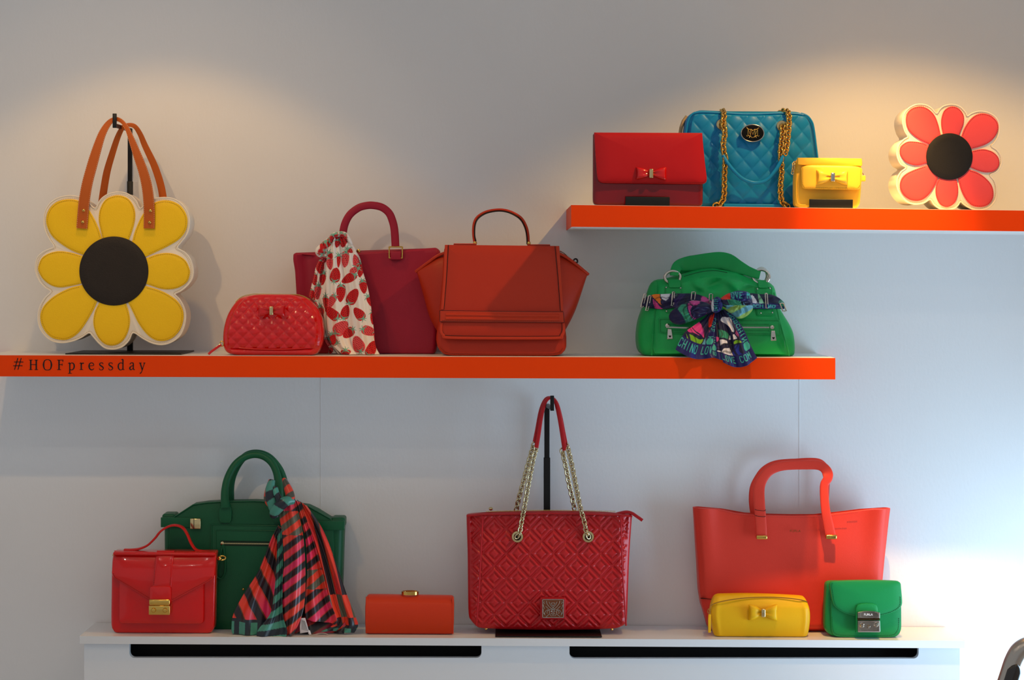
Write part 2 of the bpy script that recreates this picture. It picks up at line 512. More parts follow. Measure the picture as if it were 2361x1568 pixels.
# ------------------------------------------------------------------ shelves
ORANGE = mat('orange_laminate', '#ee4304', 0.45, spec=0.1, vary=.02)
WHITEL = mat('white_laminate', '#e8e6e3', 0.35, spec=0.5)
def shelf(name, xl, xr, ytl, ytr, ybl, ybr, depth, label):
    """xl,xr: ends at the wall (m); y..: traced top / bottom edge heights of the front at both ends"""
    yf = -depth
    zt = lambda X: ZT[0]+(ZT[1]-ZT[0])*(X-xl)/(xr-xl)
    ZT = (pz(ytl, yf), pz(ytr, yf)); ZB = (pz(ybl, yf), pz(ybr, yf))
    root = empty(name, (xl, 0, ZB[0]))
    tag(root, label, 'shelf')
    o = Vector((xl, 0, ZB[0]))
    def quadbox(nm, x0, x1, y0, y1, t0, t1, m):
        def z(f, X): return (ZB[0]+(ZB[1]-ZB[0])*(X-xl)/(xr-xl))*(1-f)+zt(X)*f
        v = [(x, y, z(f, x)) for f in (t0, t1) for x, y in ((x0, y0), (x1, y0), (x1, y1), (x0, y1))]
        v = [tuple(Vector(p)-o) for p in v]
        return mobj(nm, v, [(3,2,1,0),(4,5,6,7),(0,1,5,4),(1,2,6,5),(2,3,7,6),(3,0,4,7)], m, root, smooth=False)
    e = 0.0015
    quadbox('board', xl+e, xr-e, yf+e, 0.0, 0.0, 1.0, WHITEL)
    quadbox('front_edge', xl, xr, yf, yf+e, 0.0, 0.985, ORANGE)
    quadbox('end_edge', xl, xl+e, yf+e, 0, 0.0, 0.985, ORANGE)
    quadbox('end_edge', xr-e, xr, yf+e, 0, 0.0, 0.985, ORANGE)
    return root, zt
YL, YU, YC = -0.27, -0.34, -0.19
def at_line(x, x0, y0, x1, y1): return y0+(y1-y0)*(x-x0)/(x1-x0)
xl, xr = -1.174, px(1926, YL)
fpx = lambda X, y: VPX+X*FPX/(y-CAM_Y)
lower_shelf, Z_LOW = shelf('floating_shelf', xl, xr, at_line(fpx(xl, YL), 0, 818.5, 1926, 825), 825, at_line(fpx(xl, YL), 0, 868, 1926, 875), 875, 0.27,
    'long lower orange floating shelf with black lettering on its left end')
xl2, xr2 = px(1317, YU), 1.55
upper_shelf, Z_UP = shelf('floating_shelf', xl2, xr2, 472, at_line(fpx(xr2, YU), 1317, 472, 2361, 485), 523, at_line(fpx(xr2, YU), 1317, 523, 2361, 533.5), 0.34,
    'upper orange floating shelf at the right, holding the blue quilted bag')
# lettering on the lower shelf: black vinyl serif letters, drawn stroke by stroke
LET = Fr(0, 780, 4.61, YL, 0, 0, 0)
def lettering():
    mb = MB(); lo = lower_shelf.location
    def S(pts, w, n=6):
        q = catmull(pts, n) if len(pts) > 2 else pts
        if isinstance(w, (list, tuple)):
            wp = [(i/(len(w)-1), a) for i, a in enumerate(w)]
            ww = [interp(wp, i/(len(q)-1))*LET.k for i in range(len(q))]
        else: ww = w*LET.k
        pp = [(px(x/4.61, YL)-lo.x, pz(780+y/4.61, YL)-lo.z) for x, y in q]
        ribbon(mb, pp, ww, YL-0.0006, YL+0.0005)
    T, t = 15, 6     # thick and thin strokes
    # '#'
    S([(190, 210), (155, 335)], 9); S([(226, 210), (191, 335)], 9); S([(150, 252), (249, 252)], 8); S([(141, 292), (240, 292)], 8)
    # H
    for x in (327, 386):
        S([(x, 230), (x, 334)], T); S([(x-18, 231), (x+18, 231)], t); S([(x-18, 333), (x+18, 333)], t)
    S([(327, 280), (386, 280)], t)
    # O
    S([(505, 226), (475, 238), (463, 282), (475, 327), (505, 338), (535, 327), (547, 282), (535, 238), (505, 226)], [t, 10, T+2, 10, t, 10, T+2, 10, t])
    # F
    S([(628, 230), (628, 334)], T); S([(608, 231), (672, 231)], t); S([(608, 333), (648, 333)], t)
    S([(628, 279), (660, 279)], t); S([(671, 228), (668, 250)], [5, 9]); S([(661, 268), (661, 292)], t)
    # p
    S([(742, 262), (742, 372)], T-2); S([(724, 373), (764, 373)], t); S([(724, 268), (742, 260)], [t, 10])
    S([(742, 276), (762, 261), (783, 272), (789, 298), (780, 326), (758, 337), (742, 328)], [t, 8, 13, T, 12, 8, t])
    # r
    S([(864, 262), (864, 333)], T-2); S([(846, 333), (884, 333)], t); S([(846, 268), (864, 260)], [t, 10])
    S([(864, 282), (876, 265), (891, 266)], [t, 9, 14])
    # e
    S([(948, 294), (995, 288), (990, 268), (972, 260), (953, 272), (947, 300), (957, 326), (977, 336), (1000, 322)], [t, t, 9, 7, 12, T, 13, 10, 5])
    # s s
    for x in (0, 99):
        S([(1097+x, 276), (1092+x, 263), (1076+x, 260), (1061+x, 268), (1062+x, 284), (1080+x, 297), (1096+x, 310), (1096+x, 327), (1079+x, 337), (1062+x, 333), (1055+x, 318)], [5, 7, 7, 9, 13, 14, 13, 9, 7, 7, 5])
    # d
    S([(1307, 224), (1307, 334)], T-2); S([(1290, 229), (1307, 222)], [t, 10]); S([(1307, 333), (1323, 333)], t)
    S([(1307, 270), (1285, 260), (1264, 273), (1257, 302), (1266, 328), (1286, 337), (1307, 322)], [t, 7, 12, T, 12, 8, t])
    # a
    S([(1381, 276), (1390, 263), (1406, 260), (1417, 270), (1418, 325), (1433, 334)], [10, 8, 8, 12, 12, 6])
    S([(1418, 288), (1394, 298), (1380, 316), (1390, 335), (1418, 320)], [t, 8, T, 10, 5])
    # y
    S([(1490, 263), (1513, 335)], T-2); S([(1478, 262), (1506, 262)], t); S([(1536, 263), (1513, 335), (1502, 362), (1488, 374)], [7, 7, 8, 12]); S([(1524, 262), (1545, 262)], t)
    o = mb.build('vinyl_lettering', mat('black_vinyl', '#140c08', 0.5), lower_shelf, smooth=False)
    o['label'] = 'black serif lettering #HOFpressday'
lettering()

# ------------------------------------------------------------------ radiator cabinet under the wall
CABW = mat('white_satin_lacquer', '#dfe1e4', 0.22, spec=0.5)
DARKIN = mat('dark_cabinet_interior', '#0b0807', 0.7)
xc0, xc1 = px(183, YC), px(2226, YC)
zc0, zc1 = pz(1467, YC), pz(1477.5, YC)
Z_CAB = lambda X: zc0+(zc1-zc0)*(X-xc0)/(xc1-xc0)
cab = empty('radiator_cabinet', ((xc0+xc1)/2, -0.095, 0.0))
tag(cab, 'white radiator cabinet with two long dark slots below its top', 'cabinet')
def cabinet():
    ox, oy = cab.location.x, cab.location.y
    th = 0.0175
    def slab_(nm, x0, x1, y0, y1, zlo, zhi, m):
        v, f = boxm(x0-ox, x1-ox, y0-oy, y1-oy-.003, 0, 1, 0.0015)
        v = [(p[0], p[1], zlo(p[0]+ox)+(zhi(p[0]+ox)-zlo(p[0]+ox))*p[2]) for p in v]
        return mobj(nm, v, f, m, cab)
    top = slab_('top_board', xc0, xc1, YC, 0.0, lambda X: Z_CAB(X)-th, Z_CAB, CABW)
    # front panel with two slots open to the top, rounded lower corners
    yf, yb = YC+0.012, YC+0.030
    fx0, fx1 = px(194, yf), px(2213, yf)
    slots = [(px(298, yf), px(1110, yf), pz(1517, yf)), (px(1313, yf), px(2118, yf), pz(1518.5, yf))]
    def ztop(X): return Z_CAB(X)-th
    r = 0.012
    cols = [(fx0, None)]
    prof = []            # upper outline of the panel from left to right
    prof.append((fx0, ztop(fx0)))
    for a, b, zs in slots:
        prof.append((a, ztop(a)))
        for k in range(7):
            t = PI/2*k/6; prof.append((a+r-r*math.cos(t), zs+r-r*math.sin(t)))
        for k in range(7):
            t = PI/2*k/6; prof.append((b-r+r*math.sin(t), zs+r-r*math.cos(t)))
        prof.append((b, ztop(b)))
    prof.append((fx1, ztop(fx1)))
    mb = MB()
    n = len(prof)
    v = [(x-ox, yf-oy, z) for x, z in prof]+[(x-ox, yf-oy, 0.0) for x, z in prof]+[(x-ox, yb-oy, z) for x, z in prof]+[(x-ox, yb-oy, 0.0) for x, z in prof]
    f = []
    for i in range(n-1):
        f.append((i, n+i, n+i+1, i+1)); f.append((2*n+i, 2*n+i+1, 3*n+i+1, 3*n+i)); f.append((i, i+1, 2*n+i+1, 2*n+i))
    f.append((0, 2*n, 3*n, n)); f.append((n-1, 2*n-1, 4*n-1, 3*n-1))
    mb.add(v, f); mb.build('front_panel', CABW, cab, smooth=False)
    for x0, x1 in ((fx0, fx0+0.018), (fx1-0.018, fx1)):
        m2 = MB(); m2.box(x0-ox, x1-ox, yb-oy, -oy-.003, 0, min(ztop(x0), ztop(x1))); m2.build('side_panel', CABW, cab, smooth=False)
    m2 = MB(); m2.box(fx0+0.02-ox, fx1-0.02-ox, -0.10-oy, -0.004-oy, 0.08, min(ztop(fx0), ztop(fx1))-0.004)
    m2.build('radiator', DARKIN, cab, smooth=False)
cabinet()
# ------------------------------------------------------------------ display stands with a hook
def hook_stand(name, label, y_post, px_post, z_base, py_split, py_top, plate_px, plate_y, arm_to_y, tip_top, tip_px, wpost=5):
    s = (y_post-CAM_Y)/FPX
    X = px(px_post, y_post)
    root = empty(name, (X, y_post, z_base)); tag(root, label, 'display stand')
    v, f = boxm(px(plate_px[0], plate_y[0])-X, px(plate_px[1], plate_y[0])-X, plate_y[0]-y_post, plate_y[1]-y_post, 0, 0.003, 0.0012)
    mobj('base_plate', v, f, BLACKP, root)
    zs = pz(py_split, y_post)-z_base; zt = pz(py_top, y_post)-z_base
    a = wpost*s
    v, f = boxm(-a*1.25, a*1.25, -a*1.2, a*1.2, 0.003, zs, 0.001); mobj('lower_post', v, f, BLACKP, root)
    v, f = boxm(-a, a, -a, a, zs-0.01, zt, 0.001); mobj('upper_post', v, f, BLACKP, root)
    ya = arm_to_y-y_post
    xt = px(tip_px, arm_to_y)-X
    mb = MB()
    h = 0.0035
    rings = []
    for t in (0, 1):
        cx = xt*t; cy = ya*t
        rings.append([(cx-h, cy, zt-0.008), (cx+h, cy, zt-0.008), (cx+h, cy, zt), (cx-h, cy, zt)])
    v, f = loft(rings); mb.add(v, f)
    v, f = boxm(xt-0.0045, xt+0.0045, ya-0.006, ya, zt-0.010, pz(tip_top, arm_to_y)-z_base, 0.001); mb.add(v, f)
    mb.build('hook_arm', BLACKP, root)
    return root

# ------------------------------------------------------------------ flower shaped bags
CREAM = mat('cream_leather', '#f1e4cf', 0.5, grain=.15, gscale=500)
CREAM_STITCH = mat('beige_thread', '#cbb48d', 0.7)
DARKSAFF = mat('black_saffiano_leather', '#261d15', 0.5, vary=.25, grain=.9, gscale=420, spec=.28)
def flower_bag(fr, root, outline, petals, centre, rc, depth, m_pet, m_thread, m_disc):
    C = fr.p(*centre)
    O = fr.P(outline)
    O = catmull(O, 5, True)
    plate('body', CREAM, root, O, 0.0, depth, bev=0.0016, centre=C, rings_n=3)
    rim = [(C[0]+(x-C[0])*1.004, C[1]+(z-C[1])*1.004) for x, z in O]
    # raised seam along the front edge
    sweep('edge_binding', CREAM, root, [(x, -0.0002, z) for x, z in rim], 0.0016, 0.0014, n=8, closed=True)
    inner = [(C[0]+(x-C[0])*0.975, C[1]+(z-C[1])*0.975) for x, z in O]
    stitches('edge_stitching', CREAM_STITCH, root, inner+inner[:1], -0.0002)
    for pt in petals:
        P = fr.P(pt)
        Q = catmull(P, 5, False)
        # close the petal towards the flower's centre, under the disc
        a, b = Vector(P[0]), Vector(P[-1]); c = Vector(C)
        Q = Q+[tuple(b.lerp(c, .18)), tuple(((a+b)/2).lerp(c, .22)), tuple(a.lerp(c, .18))]
        p = plate('petal', m_pet, root, Q, -0.0026, 0.0030, bev=0.0010, dome=0.0012, rings_n=4)
        cx = sum(q[0] for q in Q)/len(Q); cz = sum(q[1] for q in Q)/len(Q)
        K = catmull(P, 5, False)
        st = [(cx+(x-cx)*0.94, cz+(z-cz)*0.94) for x, z in K]
        stitches('petal_stitching', m_thread, p, st, -0.0028)
    ring = [(C[0]+rc*fr.k*math.cos(2*PI*k/72), C[1]+rc*fr.k*math.sin(2*PI*k/72)) for k in range(72)]
    plate('flower_centre', m_disc, root, ring, -0.0055, 0.0060, bev=0.0012, dome=0.0012)

Y_FT = -0.205
fr = Fr(40, 240, 2.45, Y_FT, 547, 1385, 0)
sup = Z_LOW(fr.X)
zf = pz(804.5, Y_FT)
fr.loc = (fr.X, Y_FT, zf)
OUT1 = [(440,592),(470,545),(510,515),(565,502),(620,510),(665,545),(693,592),(720,570),(750,548),(790,535),(850,533),(900,548),(945,590),(968,640),(970,690),(955,740),(925,780),(903,815),
 (940,838),(970,870),(988,915),(992,950),(985,990),(960,1025),(925,1055),(890,1075),(915,1105),(940,1150),(950,1200),(940,1260),(915,1310),(870,1345),(815,1360),(760,1350),(710,1325),(655,1292),
 (630,1335),(595,1370),(550,1385),(500,1380),(460,1350),(430,1315),(405,1293),(360,1320),(310,1340),(255,1348),(200,1338),(155,1305),(125,1255),(118,1200),(128,1150),(155,1100),(190,1062),
 (155,1035),(125,1000),(105,950),(103,915),(115,870),(145,840),(175,825),(208,808),(185,770),(160,720),(150,670),(158,610),(185,565),(230,535),(290,522),(350,530),(400,560)]
PET1 = [[(483,765),(468,700),(460,650),(468,595),(495,545),(535,523),(580,518),(625,535),(655,575),(667,625),(660,680),(645,730),(632,765)],
 [(650,775),(665,720),(700,640),(745,580),(800,550),(860,548),(915,570),(950,615),(962,665),(950,720),(915,765),(860,800),(800,830),(735,860)],
 [(740,868),(790,850),(850,843),(905,855),(950,885),(972,930),(975,960),(960,1005),(920,1035),(870,1048),(810,1045),(735,1020)],
 [(728,1030),(790,1048),(850,1075),(905,1115),(935,1165),(938,1220),(920,1275),(880,1320),(830,1340),(780,1335),(730,1300),(685,1240),(655,1180),(628,1125)],
 [(615,1130),(630,1175),(637,1230),(625,1290),(595,1340),(550,1365),(500,1360),(460,1325),(435,1270),(430,1220),(440,1170),(460,1130)],
 [(450,1120),(430,1165),(390,1235),(345,1295),(290,1330),(240,1333),(185,1315),(145,1265),(130,1205),(145,1150),(185,1105),(235,1070),(300,1040),(360,1025)],
 [(355,1018),(300,1030),(240,1038),(190,1025),(145,990),(120,945),(120,915),(140,870),(180,845),(235,833),(300,840),(370,860)],
 [(375,855),(310,830),(245,790),(195,745),(168,690),(165,640),(185,590),(225,555),(280,540),(340,545),(390,580),(430,640),(460,705),(480,765)]]
YELPET = mat('yellow_embossed_leather', '#fac70a', 0.42, grain=.6, gscale=330, spec=.28)
YELTH = mat('ochre_thread', '#b98a08', 0.7)
flower_tote = empty('flower_tote', fr.loc); tag(flower_tote, 'yellow flower-shaped tote with black centre and tan strap handles', 'bag')
flower_bag(fr, flower_tote, OUT1, PET1, (547, 945), 195, 0.085, YELPET, YELTH, DARKSAFF)
TAN = mat('tan_leather', '#bb5810', 0.55, grain=.15, gscale=500)
TANTH = mat('light_thread', '#e9b487', 0.7)
def strap_y(pts, y0, y1): return pts
# front handle: comes up from both tabs and meets over the hook
def wfun(L, k): return lambda t: interp(L, t)*k/2
fh = catmull(fr.P3([(369,705,-.009),(374,640,-.009),(382,565,-.012),(400,460,-.014),(428,350,-.012),(458,245,-.010),(485,165,-.006),(518,108,.000),(552,86,.004),(590,100,.000),(622,140,-.006),(650,205,-.010),(682,290,-.012),(715,380,-.014),(738,470,-.014),(748,565,-.012),(749,640,-.009),(748,705,-.009)]), 6)
W1 = wfun([(0,63),(.12,63),(.25,58),(.36,42),(.45,26),(.55,22),(.62,30),(.72,50),(.82,60),(.9,63),(1,63)], fr.k)
h1 = sweep('front_handle', TAN, flower_tote, fh, W1, 0.0016, n=12, power=5)
for off in (-.88, .88):
    st = []
    for i in range(len(fh)):
        a = Vector(fh[max(i-1,0)]); b = Vector(fh[min(i+1,len(fh)-1)]); T = (b-a).normalized()
        nrm = T.cross(Vector((0,1,0))).normalized(); w = W1(i/(len(fh)-1))*off
        q = Vector(fh[i])+nrm*w; st.append((q.x, q.y, q.z))
    ys = {}
    mbs = MB(); Q = resample(st, 241)
    for k in range(0, 240, 2):
        ribbon(mbs, [(Q[k].x, Q[k].z), (Q[k+1].x, Q[k+1].z)], 0.0007, Q[k].y-0.0021, Q[k].y-0.0008)
    mbs.build('handle_stitching', TANTH, h1, smooth=False)
bh = catmull(fr.P3([(425,640,.092),(432,575,.092),(447,480,.088),(470,372,.080),(505,270,.070),(540,180,.060),(572,128,.050),(600,112,.048),(640,118,.050),(668,160,.058),(692,225,.068),(738,330,.078),(770,430,.086),(786,520,.092),(795,640,.092)]), 6)
sweep('back_handle', TAN, flower_tote, bh, wfun([(0,45),(.2,42),(.35,34),(.5,22),(.65,30),(.8,42),(1,45)], fr.k), 0.0016, n=12, power=5)
for x, z in ((380,603),(375,668),(756,605),(752,670)):
    q = fr.p(x, z); stud('rivet', GOLD, flower_tote, q[0], -0.0108, q[1], 0.0042)
hook_stand('hook_display_stand', 'tall black hook stand holding up the yellow flower tote', -0.055, 300, Z_LOW(px(300, -.055)), 418, 296, (150, 418), (-.225, -.02), Y_FT-0.002, 262, 265)

# pink flower bag
Y_PF = -0.315
fp = Fr(1780, 200, 4.064, Y_PF, 1652, 1151, Z_UP)
OUT2 = [(1530,255),(1560,215),(1605,182),(1680,170),(1750,190),(1800,240),(1820,275),(1860,250),(1930,230),(2010,240),(2080,280),(2115,340),(2122,400),(2105,470),(2075,520),(2050,555),(2100,590),(2135,640),(2147,690),(2135,740),(2100,790),(2040,825),
 (2080,880),(2102,960),(2097,1040),(2060,1100),(2000,1140),(1920,1150),(1850,1130),(1800,1100),(1765,1075),(1740,1110),(1700,1140),(1630,1151),(1570,1140),(1520,1105),(1482,1058),(1420,1090),(1340,1103),(1270,1085),(1210,1030),(1170,950),(1170,880),(1200,810),(1250,765),
 (1200,730),(1170,670),(1165,610),(1185,550),(1230,500),(1265,475),(1235,420),(1215,340),(1225,270),(1270,210),(1340,175),(1420,175),(1480,205)]
PET2 = [[(1590,440),(1575,370),(1575,300),(1600,225),(1650,190),(1700,188),(1750,215),(1785,270),(1785,340),(1765,400),(1745,455)],
 [(1765,460),(1790,390),(1840,310),(1900,260),(1970,247),(2040,265),(2095,315),(2112,375),(2095,440),(2050,500),(1990,540),(1920,565),(1860,580)],
 [(1870,600),(1930,585),(1990,583),(2060,605),(2110,650),(2125,700),(2115,750),(2070,790),(2000,800),(1930,785),(1855,755)],
 [(1845,775),(1920,800),(1990,845),(2050,910),(2073,980),(2065,1050),(2020,1105),(1950,1125),(1870,1110),(1810,1050),(1765,960),(1740,870)],
 [(1725,870),(1740,940),(1738,1010),(1715,1080),(1670,1120),(1620,1128),(1570,1100),(1535,1030),(1528,960),(1540,900),(1560,860)],
 [(1550,855),(1520,930),(1470,1010),(1410,1060),(1350,1075),(1280,1060),(1220,1010),(1192,940),(1205,870),(1250,820),(1330,780),(1440,740)],
 [(1440,720),(1370,740),(1310,738),(1240,710),(1195,650),(1187,600),(1205,555),(1260,520),(1330,518),(1400,530),(1450,550)],
 [(1460,540),(1380,505),(1300,450),(1255,390),(1240,310),(1260,240),(1310,200),(1380,188),(1450,210),(1510,270),(1545,350),(1568,440)]]
PINKPET = mat('coral_pink_leather', '#ef4f52', 0.5, grain=.1, gscale=500, spec=.28)
PINKTH = mat('red_thread', '#b92f35', 0.7)
flower_bag2 = empty('flower_bag', fp.loc); tag(flower_bag2, 'coral pink flower-shaped bag with black centre on the upper shelf', 'bag')
flower_bag(fp, flower_bag2, OUT2, PET2, (1652, 655), 218, 0.10, PINKPET, PINKTH, mat('black_canvas', '#121012', 0.65, grain=.5, gscale=700))
flower_bag2.rotation_euler = (0, 0, math.radians(0.5))
# ------------------------------------------------------------------ lower shelf: red quilted patent pouch
def quilt(x, z, sx, sz, depth, pw=0.6):
    """diamond quilting: 0 on the seams, depth at the pillow centres"""
    p = (x/sx+z/sz); q = (x/sx-z/sz)
    a = abs(math.sin(PI*p)); b = abs(math.sin(PI*q))
    return depth*(a*b)**pw
REDPAT = mat('red_patent_quilted', '#d20606', 0.2, coat=.9, spec=.15, grain=.55, gscale=200, coat_rough=.03, gdist=.0009)
REDPATS = mat('red_patent_smooth', '#c60708', 0.25, coat=.8, spec=.15, grain=.12, gscale=120, coat_rough=.03, gdist=.001)
fr = Fr(460, 440, 3.92, -0.245, 660, 1478, Z_LOW)
pouch = empty('cosmetic_pouch', fr.loc); tag(pouch, 'red quilted patent cosmetic pouch with bow in front of the strawberry scarf', 'pouch')
Lp = fr.P([(290,1478),(250,1462),(215,1420),(203,1330),(210,1230),(240,1120),(290,1030),(345,970),(400,943),(480,928)])
Rp = fr.P([(1045,1478),(1075,1440),(1100,1390),(1116,1300),(1115,1240),(1100,1150),(1060,1060),(1000,990),(940,952),(870,932)])
Ln = catmull(Lp, 5); Rn = catmull(Rp, 5)
zseam = lambda x: fr.p(0, 1420)[1]+0.004*(x/0.1)**2
def rel(u, v, x, z):
    e = min(1, min(u, 1-u)/.06)*min(1, (1-v)/.06)
    if v < .11: return 0.003*math.sin(PI*min(1, v/.11))
    return (0.010*math.sin(PI*min(1, max(0, (v-.1)/.9)))**.6+quilt(x, z, 0.027, 0.027, 0.0028))*e
body('shell', REDPAT, pouch, Ln, Rn, lambda v: 0.012*v, lambda v: 0.085-0.030*v, r=0.016, rt=0.010, rb=0.006, nf=150, nr=110, relief=rel)
# zip along the top edge
arc = [q for q in Ln if q[1] > fr.p(0, 1010)[1]]+[q for q in Rn[::-1] if q[1] > fr.p(0, 990)[1]]
zp = resample([(x, 0.026, z+0.0015) for x, z in arc], 90)
mbz = MB()
for i, q in enumerate(zp):
    v, f = boxm(q.x-0.0007, q.x+0.0007, q.y-0.0012-0.0006*(i % 2), q.y+0.001, q.z-0.0020, q.z+0.0002, .0002); mbz.add(v, f)
mbz.build('zip_teeth', GOLD, pouch)
e = fr.p(195, 1378)
pl = sweep('zip_puller', REDPATS, pouch, fr.P3([(190,1385,.01),(150,1415,.004),(110,1445,-.002),(84,1470,-.006)]), 0.0028, 0.0012, power=4)
sweep('puller_ring', GOLD, pl, [(e[0]+.004*math.cos(t), .012, e[1]+.006*math.sin(t)) for t in [2*PI*k/16 for k in range(16)]], .0012, .0012, n=8, closed=True)
q = fr.p(655, 1075)
bow(pouch, q[0], q[1], -0.0115, fr.d(245), fr.d(105), 0.009, REDPATS, PALEGOLD, fr.d(36), fr.d(80))
sweep('base_piping', REDPATS, pouch, [(fr.p(x,0)[0], -0.0035+0.006*abs((x-660)/390)**4, fr.p(0,1424-25*abs((x-660)/390)**2.5)[1]) for x in range(250, 1080, 12)], .0017, .0017, n=8)

# ------------------------------------------------------------------ burgundy tote
BURG = mat('burgundy_leather', '#9c1330', 0.48, grain=.25, gscale=600, spec=.28)
fr = Fr(460, 440, 3.92, -0.125, 1500, 1470, Z_LOW)
burg = empty('tote_bag', fr.loc); tag(burg, 'burgundy leather tote behind the strawberry scarf, with one arched handle', 'bag')
# right corner traced in the neighbouring view: (1012,575) px
cx2 = lambda X: (X-460)*3.92; cy2 = lambda Y: (Y-440)*3.92
tops = fr.P([(835,566),(870,558),(1060,575),(1300,568),(1500,552),(1882,528),(cx2(1003), cy2(570)),(cx2(1013), cy2(573))])
Lb = fr.P([(905,1470),(893,1300),(880,1100),(870,930),(855,700),(842,620),(836,590),(838,566)])
Rb = fr.P([(cx2(1003),1470),(cx2(1006),1400),(cx2(1009),1200),(cx2(1011),900),(cx2(1013),650),(cx2(1014),590),(cx2(1013),550),(cx2(1009),528)])
ztop_ = [(x, z) for x, z in tops]
def relb(u, v, x, z):
    return 0.004*math.sin(PI*u)*v + 0.010*math.exp(-((u-0.10)/0.05)**2)*v*v*(-.8) + .004*math.exp(-((u-.03)/.03)**2)*v
# top profile is given as absolute heights
body('shell', BURG, burg, Lb, Rb, lambda v: -0.004+0.012*v, lambda v: 0.10-0.03*v, top=ztop_, r=0.010, rt=0.005, rb=0.004, nf=60, nr=30, relief=relb)
arch = [(1280,545),(1284,470),(1290,400),(1310,300),(1355,215),(1430,155),(1500,133),(1565,130),(1645,148),(1705,195),(1737,260),(1758,350),(1768,500)]
ha = catmull(fr.P3([(x, z, 0.0+0.0*i) for i, (x, z) in enumerate(arch)]), 6)
hdl = sweep('handle', BURG, burg, ha, lambda t: fr.k*(34+4*abs(t-.5)), 0.0055, n=16, power=3.2)
def dring(x0, x1, z0, z1, y, nm, par, m, r=.0017):
    P = [fr.p(x0+8, z0), fr.p(x1-8, z0), fr.p(x1, z0+12), fr.p(x1, z1-12), fr.p(x1-8, z1), fr.p(x0+8, z1), fr.p(x0, z1-12), fr.p(x0, z0+12)]
    pts = catmull([(a, y, b) for a, b in P], 4, True)
    return sweep(nm, m, par, pts, r, r, n=8, closed=True)
dring(1713, 1830, 505, 605, -0.004, 'handle_ring', burg, GOLD)
dring(1230, 1345, 545, 640, -0.004, 'handle_ring', burg, GOLD)
for xx, z0, z1 in ((1772, 545, 622), (1288, 585, 665)):
    a, b = fr.p(xx-48, z1), fr.p(xx+48, z0)
    v, f = boxm(a[0], b[0], -0.0075, 0.008, a[1], b[1], .002); mobj('handle_tab', v, f, BURG, burg)
a = fr.p(1428, 545)
zp_ = lathe('zip_pull', GOLD, burg, [(.0005,-.004),(.0045,-.003),(.0045,.003),(.0005,.004)], (a[0], .02, a[1]+.001), 'y', 12)

# ------------------------------------------------------------------ strawberry scarf
BERRIES = [(1300,455,42,62,95,0),(1318,625,40,74,95,1),(1180,660,34,60,85,1),(1230,765,52,66,-80,0),(1352,795,44,74,150,0),(1482,872,36,62,80,0),(1280,930,42,80,92,0),
 (1390,958,54,78,-60,0),(1193,1010,38,75,120,1),(1200,1110,50,80,-140,0),(1322,1098,42,66,-75,0),(1445,1112,46,66,-130,0),(1285,1240,62,76,-45,1),(1352,1288,46,58,140,0),
 (1538,1270,46,66,20,1),(1440,1385,60,76,-110,1),(1560,1425,48,72,-70,0),(1538,1000,22,52,70,0),(1412,640,30,62,-100,1),(1455,715,34,72,95,0),(1398,720,28,44,160,1),(1568,1150,24,62,90,0),
 (1212,1362,36,46,200,0),(1245,480,26,40,100,0),(1258,640,18,60,90,0),(1330,1462,50,26,90,0),(1185,590,26,34,60,0),(1600,1320,24,60,90,0),(1360,545,22,30,40,0),
 # left-hand and rear layers
 (1190,440,28,44,100,0),(1150,490,34,44,120,0),(1098,558,34,40,140,0),(1240,415,24,30,90,0),(1290,420,26,36,80,0),(1120,505,40,40,110,0),(1085,690,44,72,80,0),(1110,800,34,60,100,0),(1030,800,34,60,80,0),(1065,920,34,70,95,1),(1010,950,34,66,70,0),(1090,1110,36,70,85,0),(1140,1010,30,60,90,0),(1150,1380,44,50,120,1),(1120,620,26,36,70,1),(1215,1330,30,44,60,0),(1040,1040,26,50,60,1),(1180,1450,36,30,10,0)]
WHITEC = np.array(H('#ebe3da')); REDC = np.array(H('#c8141a')); PINKC = np.array(H('#dd4a50')); TEALC = np.array(H('#6fae97')); SEEDC = np.array(H('#33080a'))
def berry_print(fr):
    def f(u, v, x, z):
        X = x/fr.k+fr.cx; Z = fr.base-z/fr.k
        C = np.tile(WHITEC, (len(X), 1))
        for bx, bz, hw, hh, ang, lt in BERRIES:
            a = math.radians(ang)          # direction of the tip, 90 = down
            dx, dz = X-bx, Z-bz
            s = (dx*math.cos(a)+dz*math.sin(a))/hh; t = (-dx*math.sin(a)+dz*math.cos(a))/hw
            sc = np.clip(s, -1, 1)
            w = (1-sc)**0.55*(1+sc)**0.30/1.10
            ins = (np.abs(s) < 1) & (np.abs(t) < w)
            C[ins] = PINKC if lt else REDC
            gs = s*hh/17.0; gt = t*hw/17.0
            row = np.floor(gs); fx = gs-row-.5; fy = (gt+0.5*(row % 2)) % 1-.5
            C[ins & (fx**2/1.6+fy**2 < 0.033) & (np.abs(t) < w*.85)] = SEEDC
            # calyx: short curling strokes at the leaf end
            for la in (-75, -40, 0, 40, 75, 180):
                b = a+PI+math.radians(la)
                ll = 36 if la != 180 else 18
                x0, z0 = bx-math.cos(a)*hh*.86, bz-math.sin(a)*hh*.86
                ux, uz = math.cos(b), math.sin(b)
                if abs(la) > 60: ux, uz = ux*.8-.5*math.cos(a+PI), uz*.8-.5*math.sin(a+PI)
                p = (X-x0)*ux+(Z-z0)*uz; q = -(X-x0)*uz+(Z-z0)*ux
                q = q-0.006*p*p*(1 if la > 0 else -1)
                C[(p > -6) & (p < ll) & (np.abs(q) < 5.5*(1-p/ll*.7))] = TEALC
        return C
    return f
CLOTHP = mat('printed_cotton', '#ffffff', 0.75, attr='print', spec=.25, sheen=.15)
fr = Fr(460, 440, 3.92, -0.175, 1350, 1482, Z_LOW)
straw = empty('silk_scarf', fr.loc); tag(straw, 'white scarf printed with red strawberries tied to the burgundy handle', 'scarf')
bp = berry_print(fr)
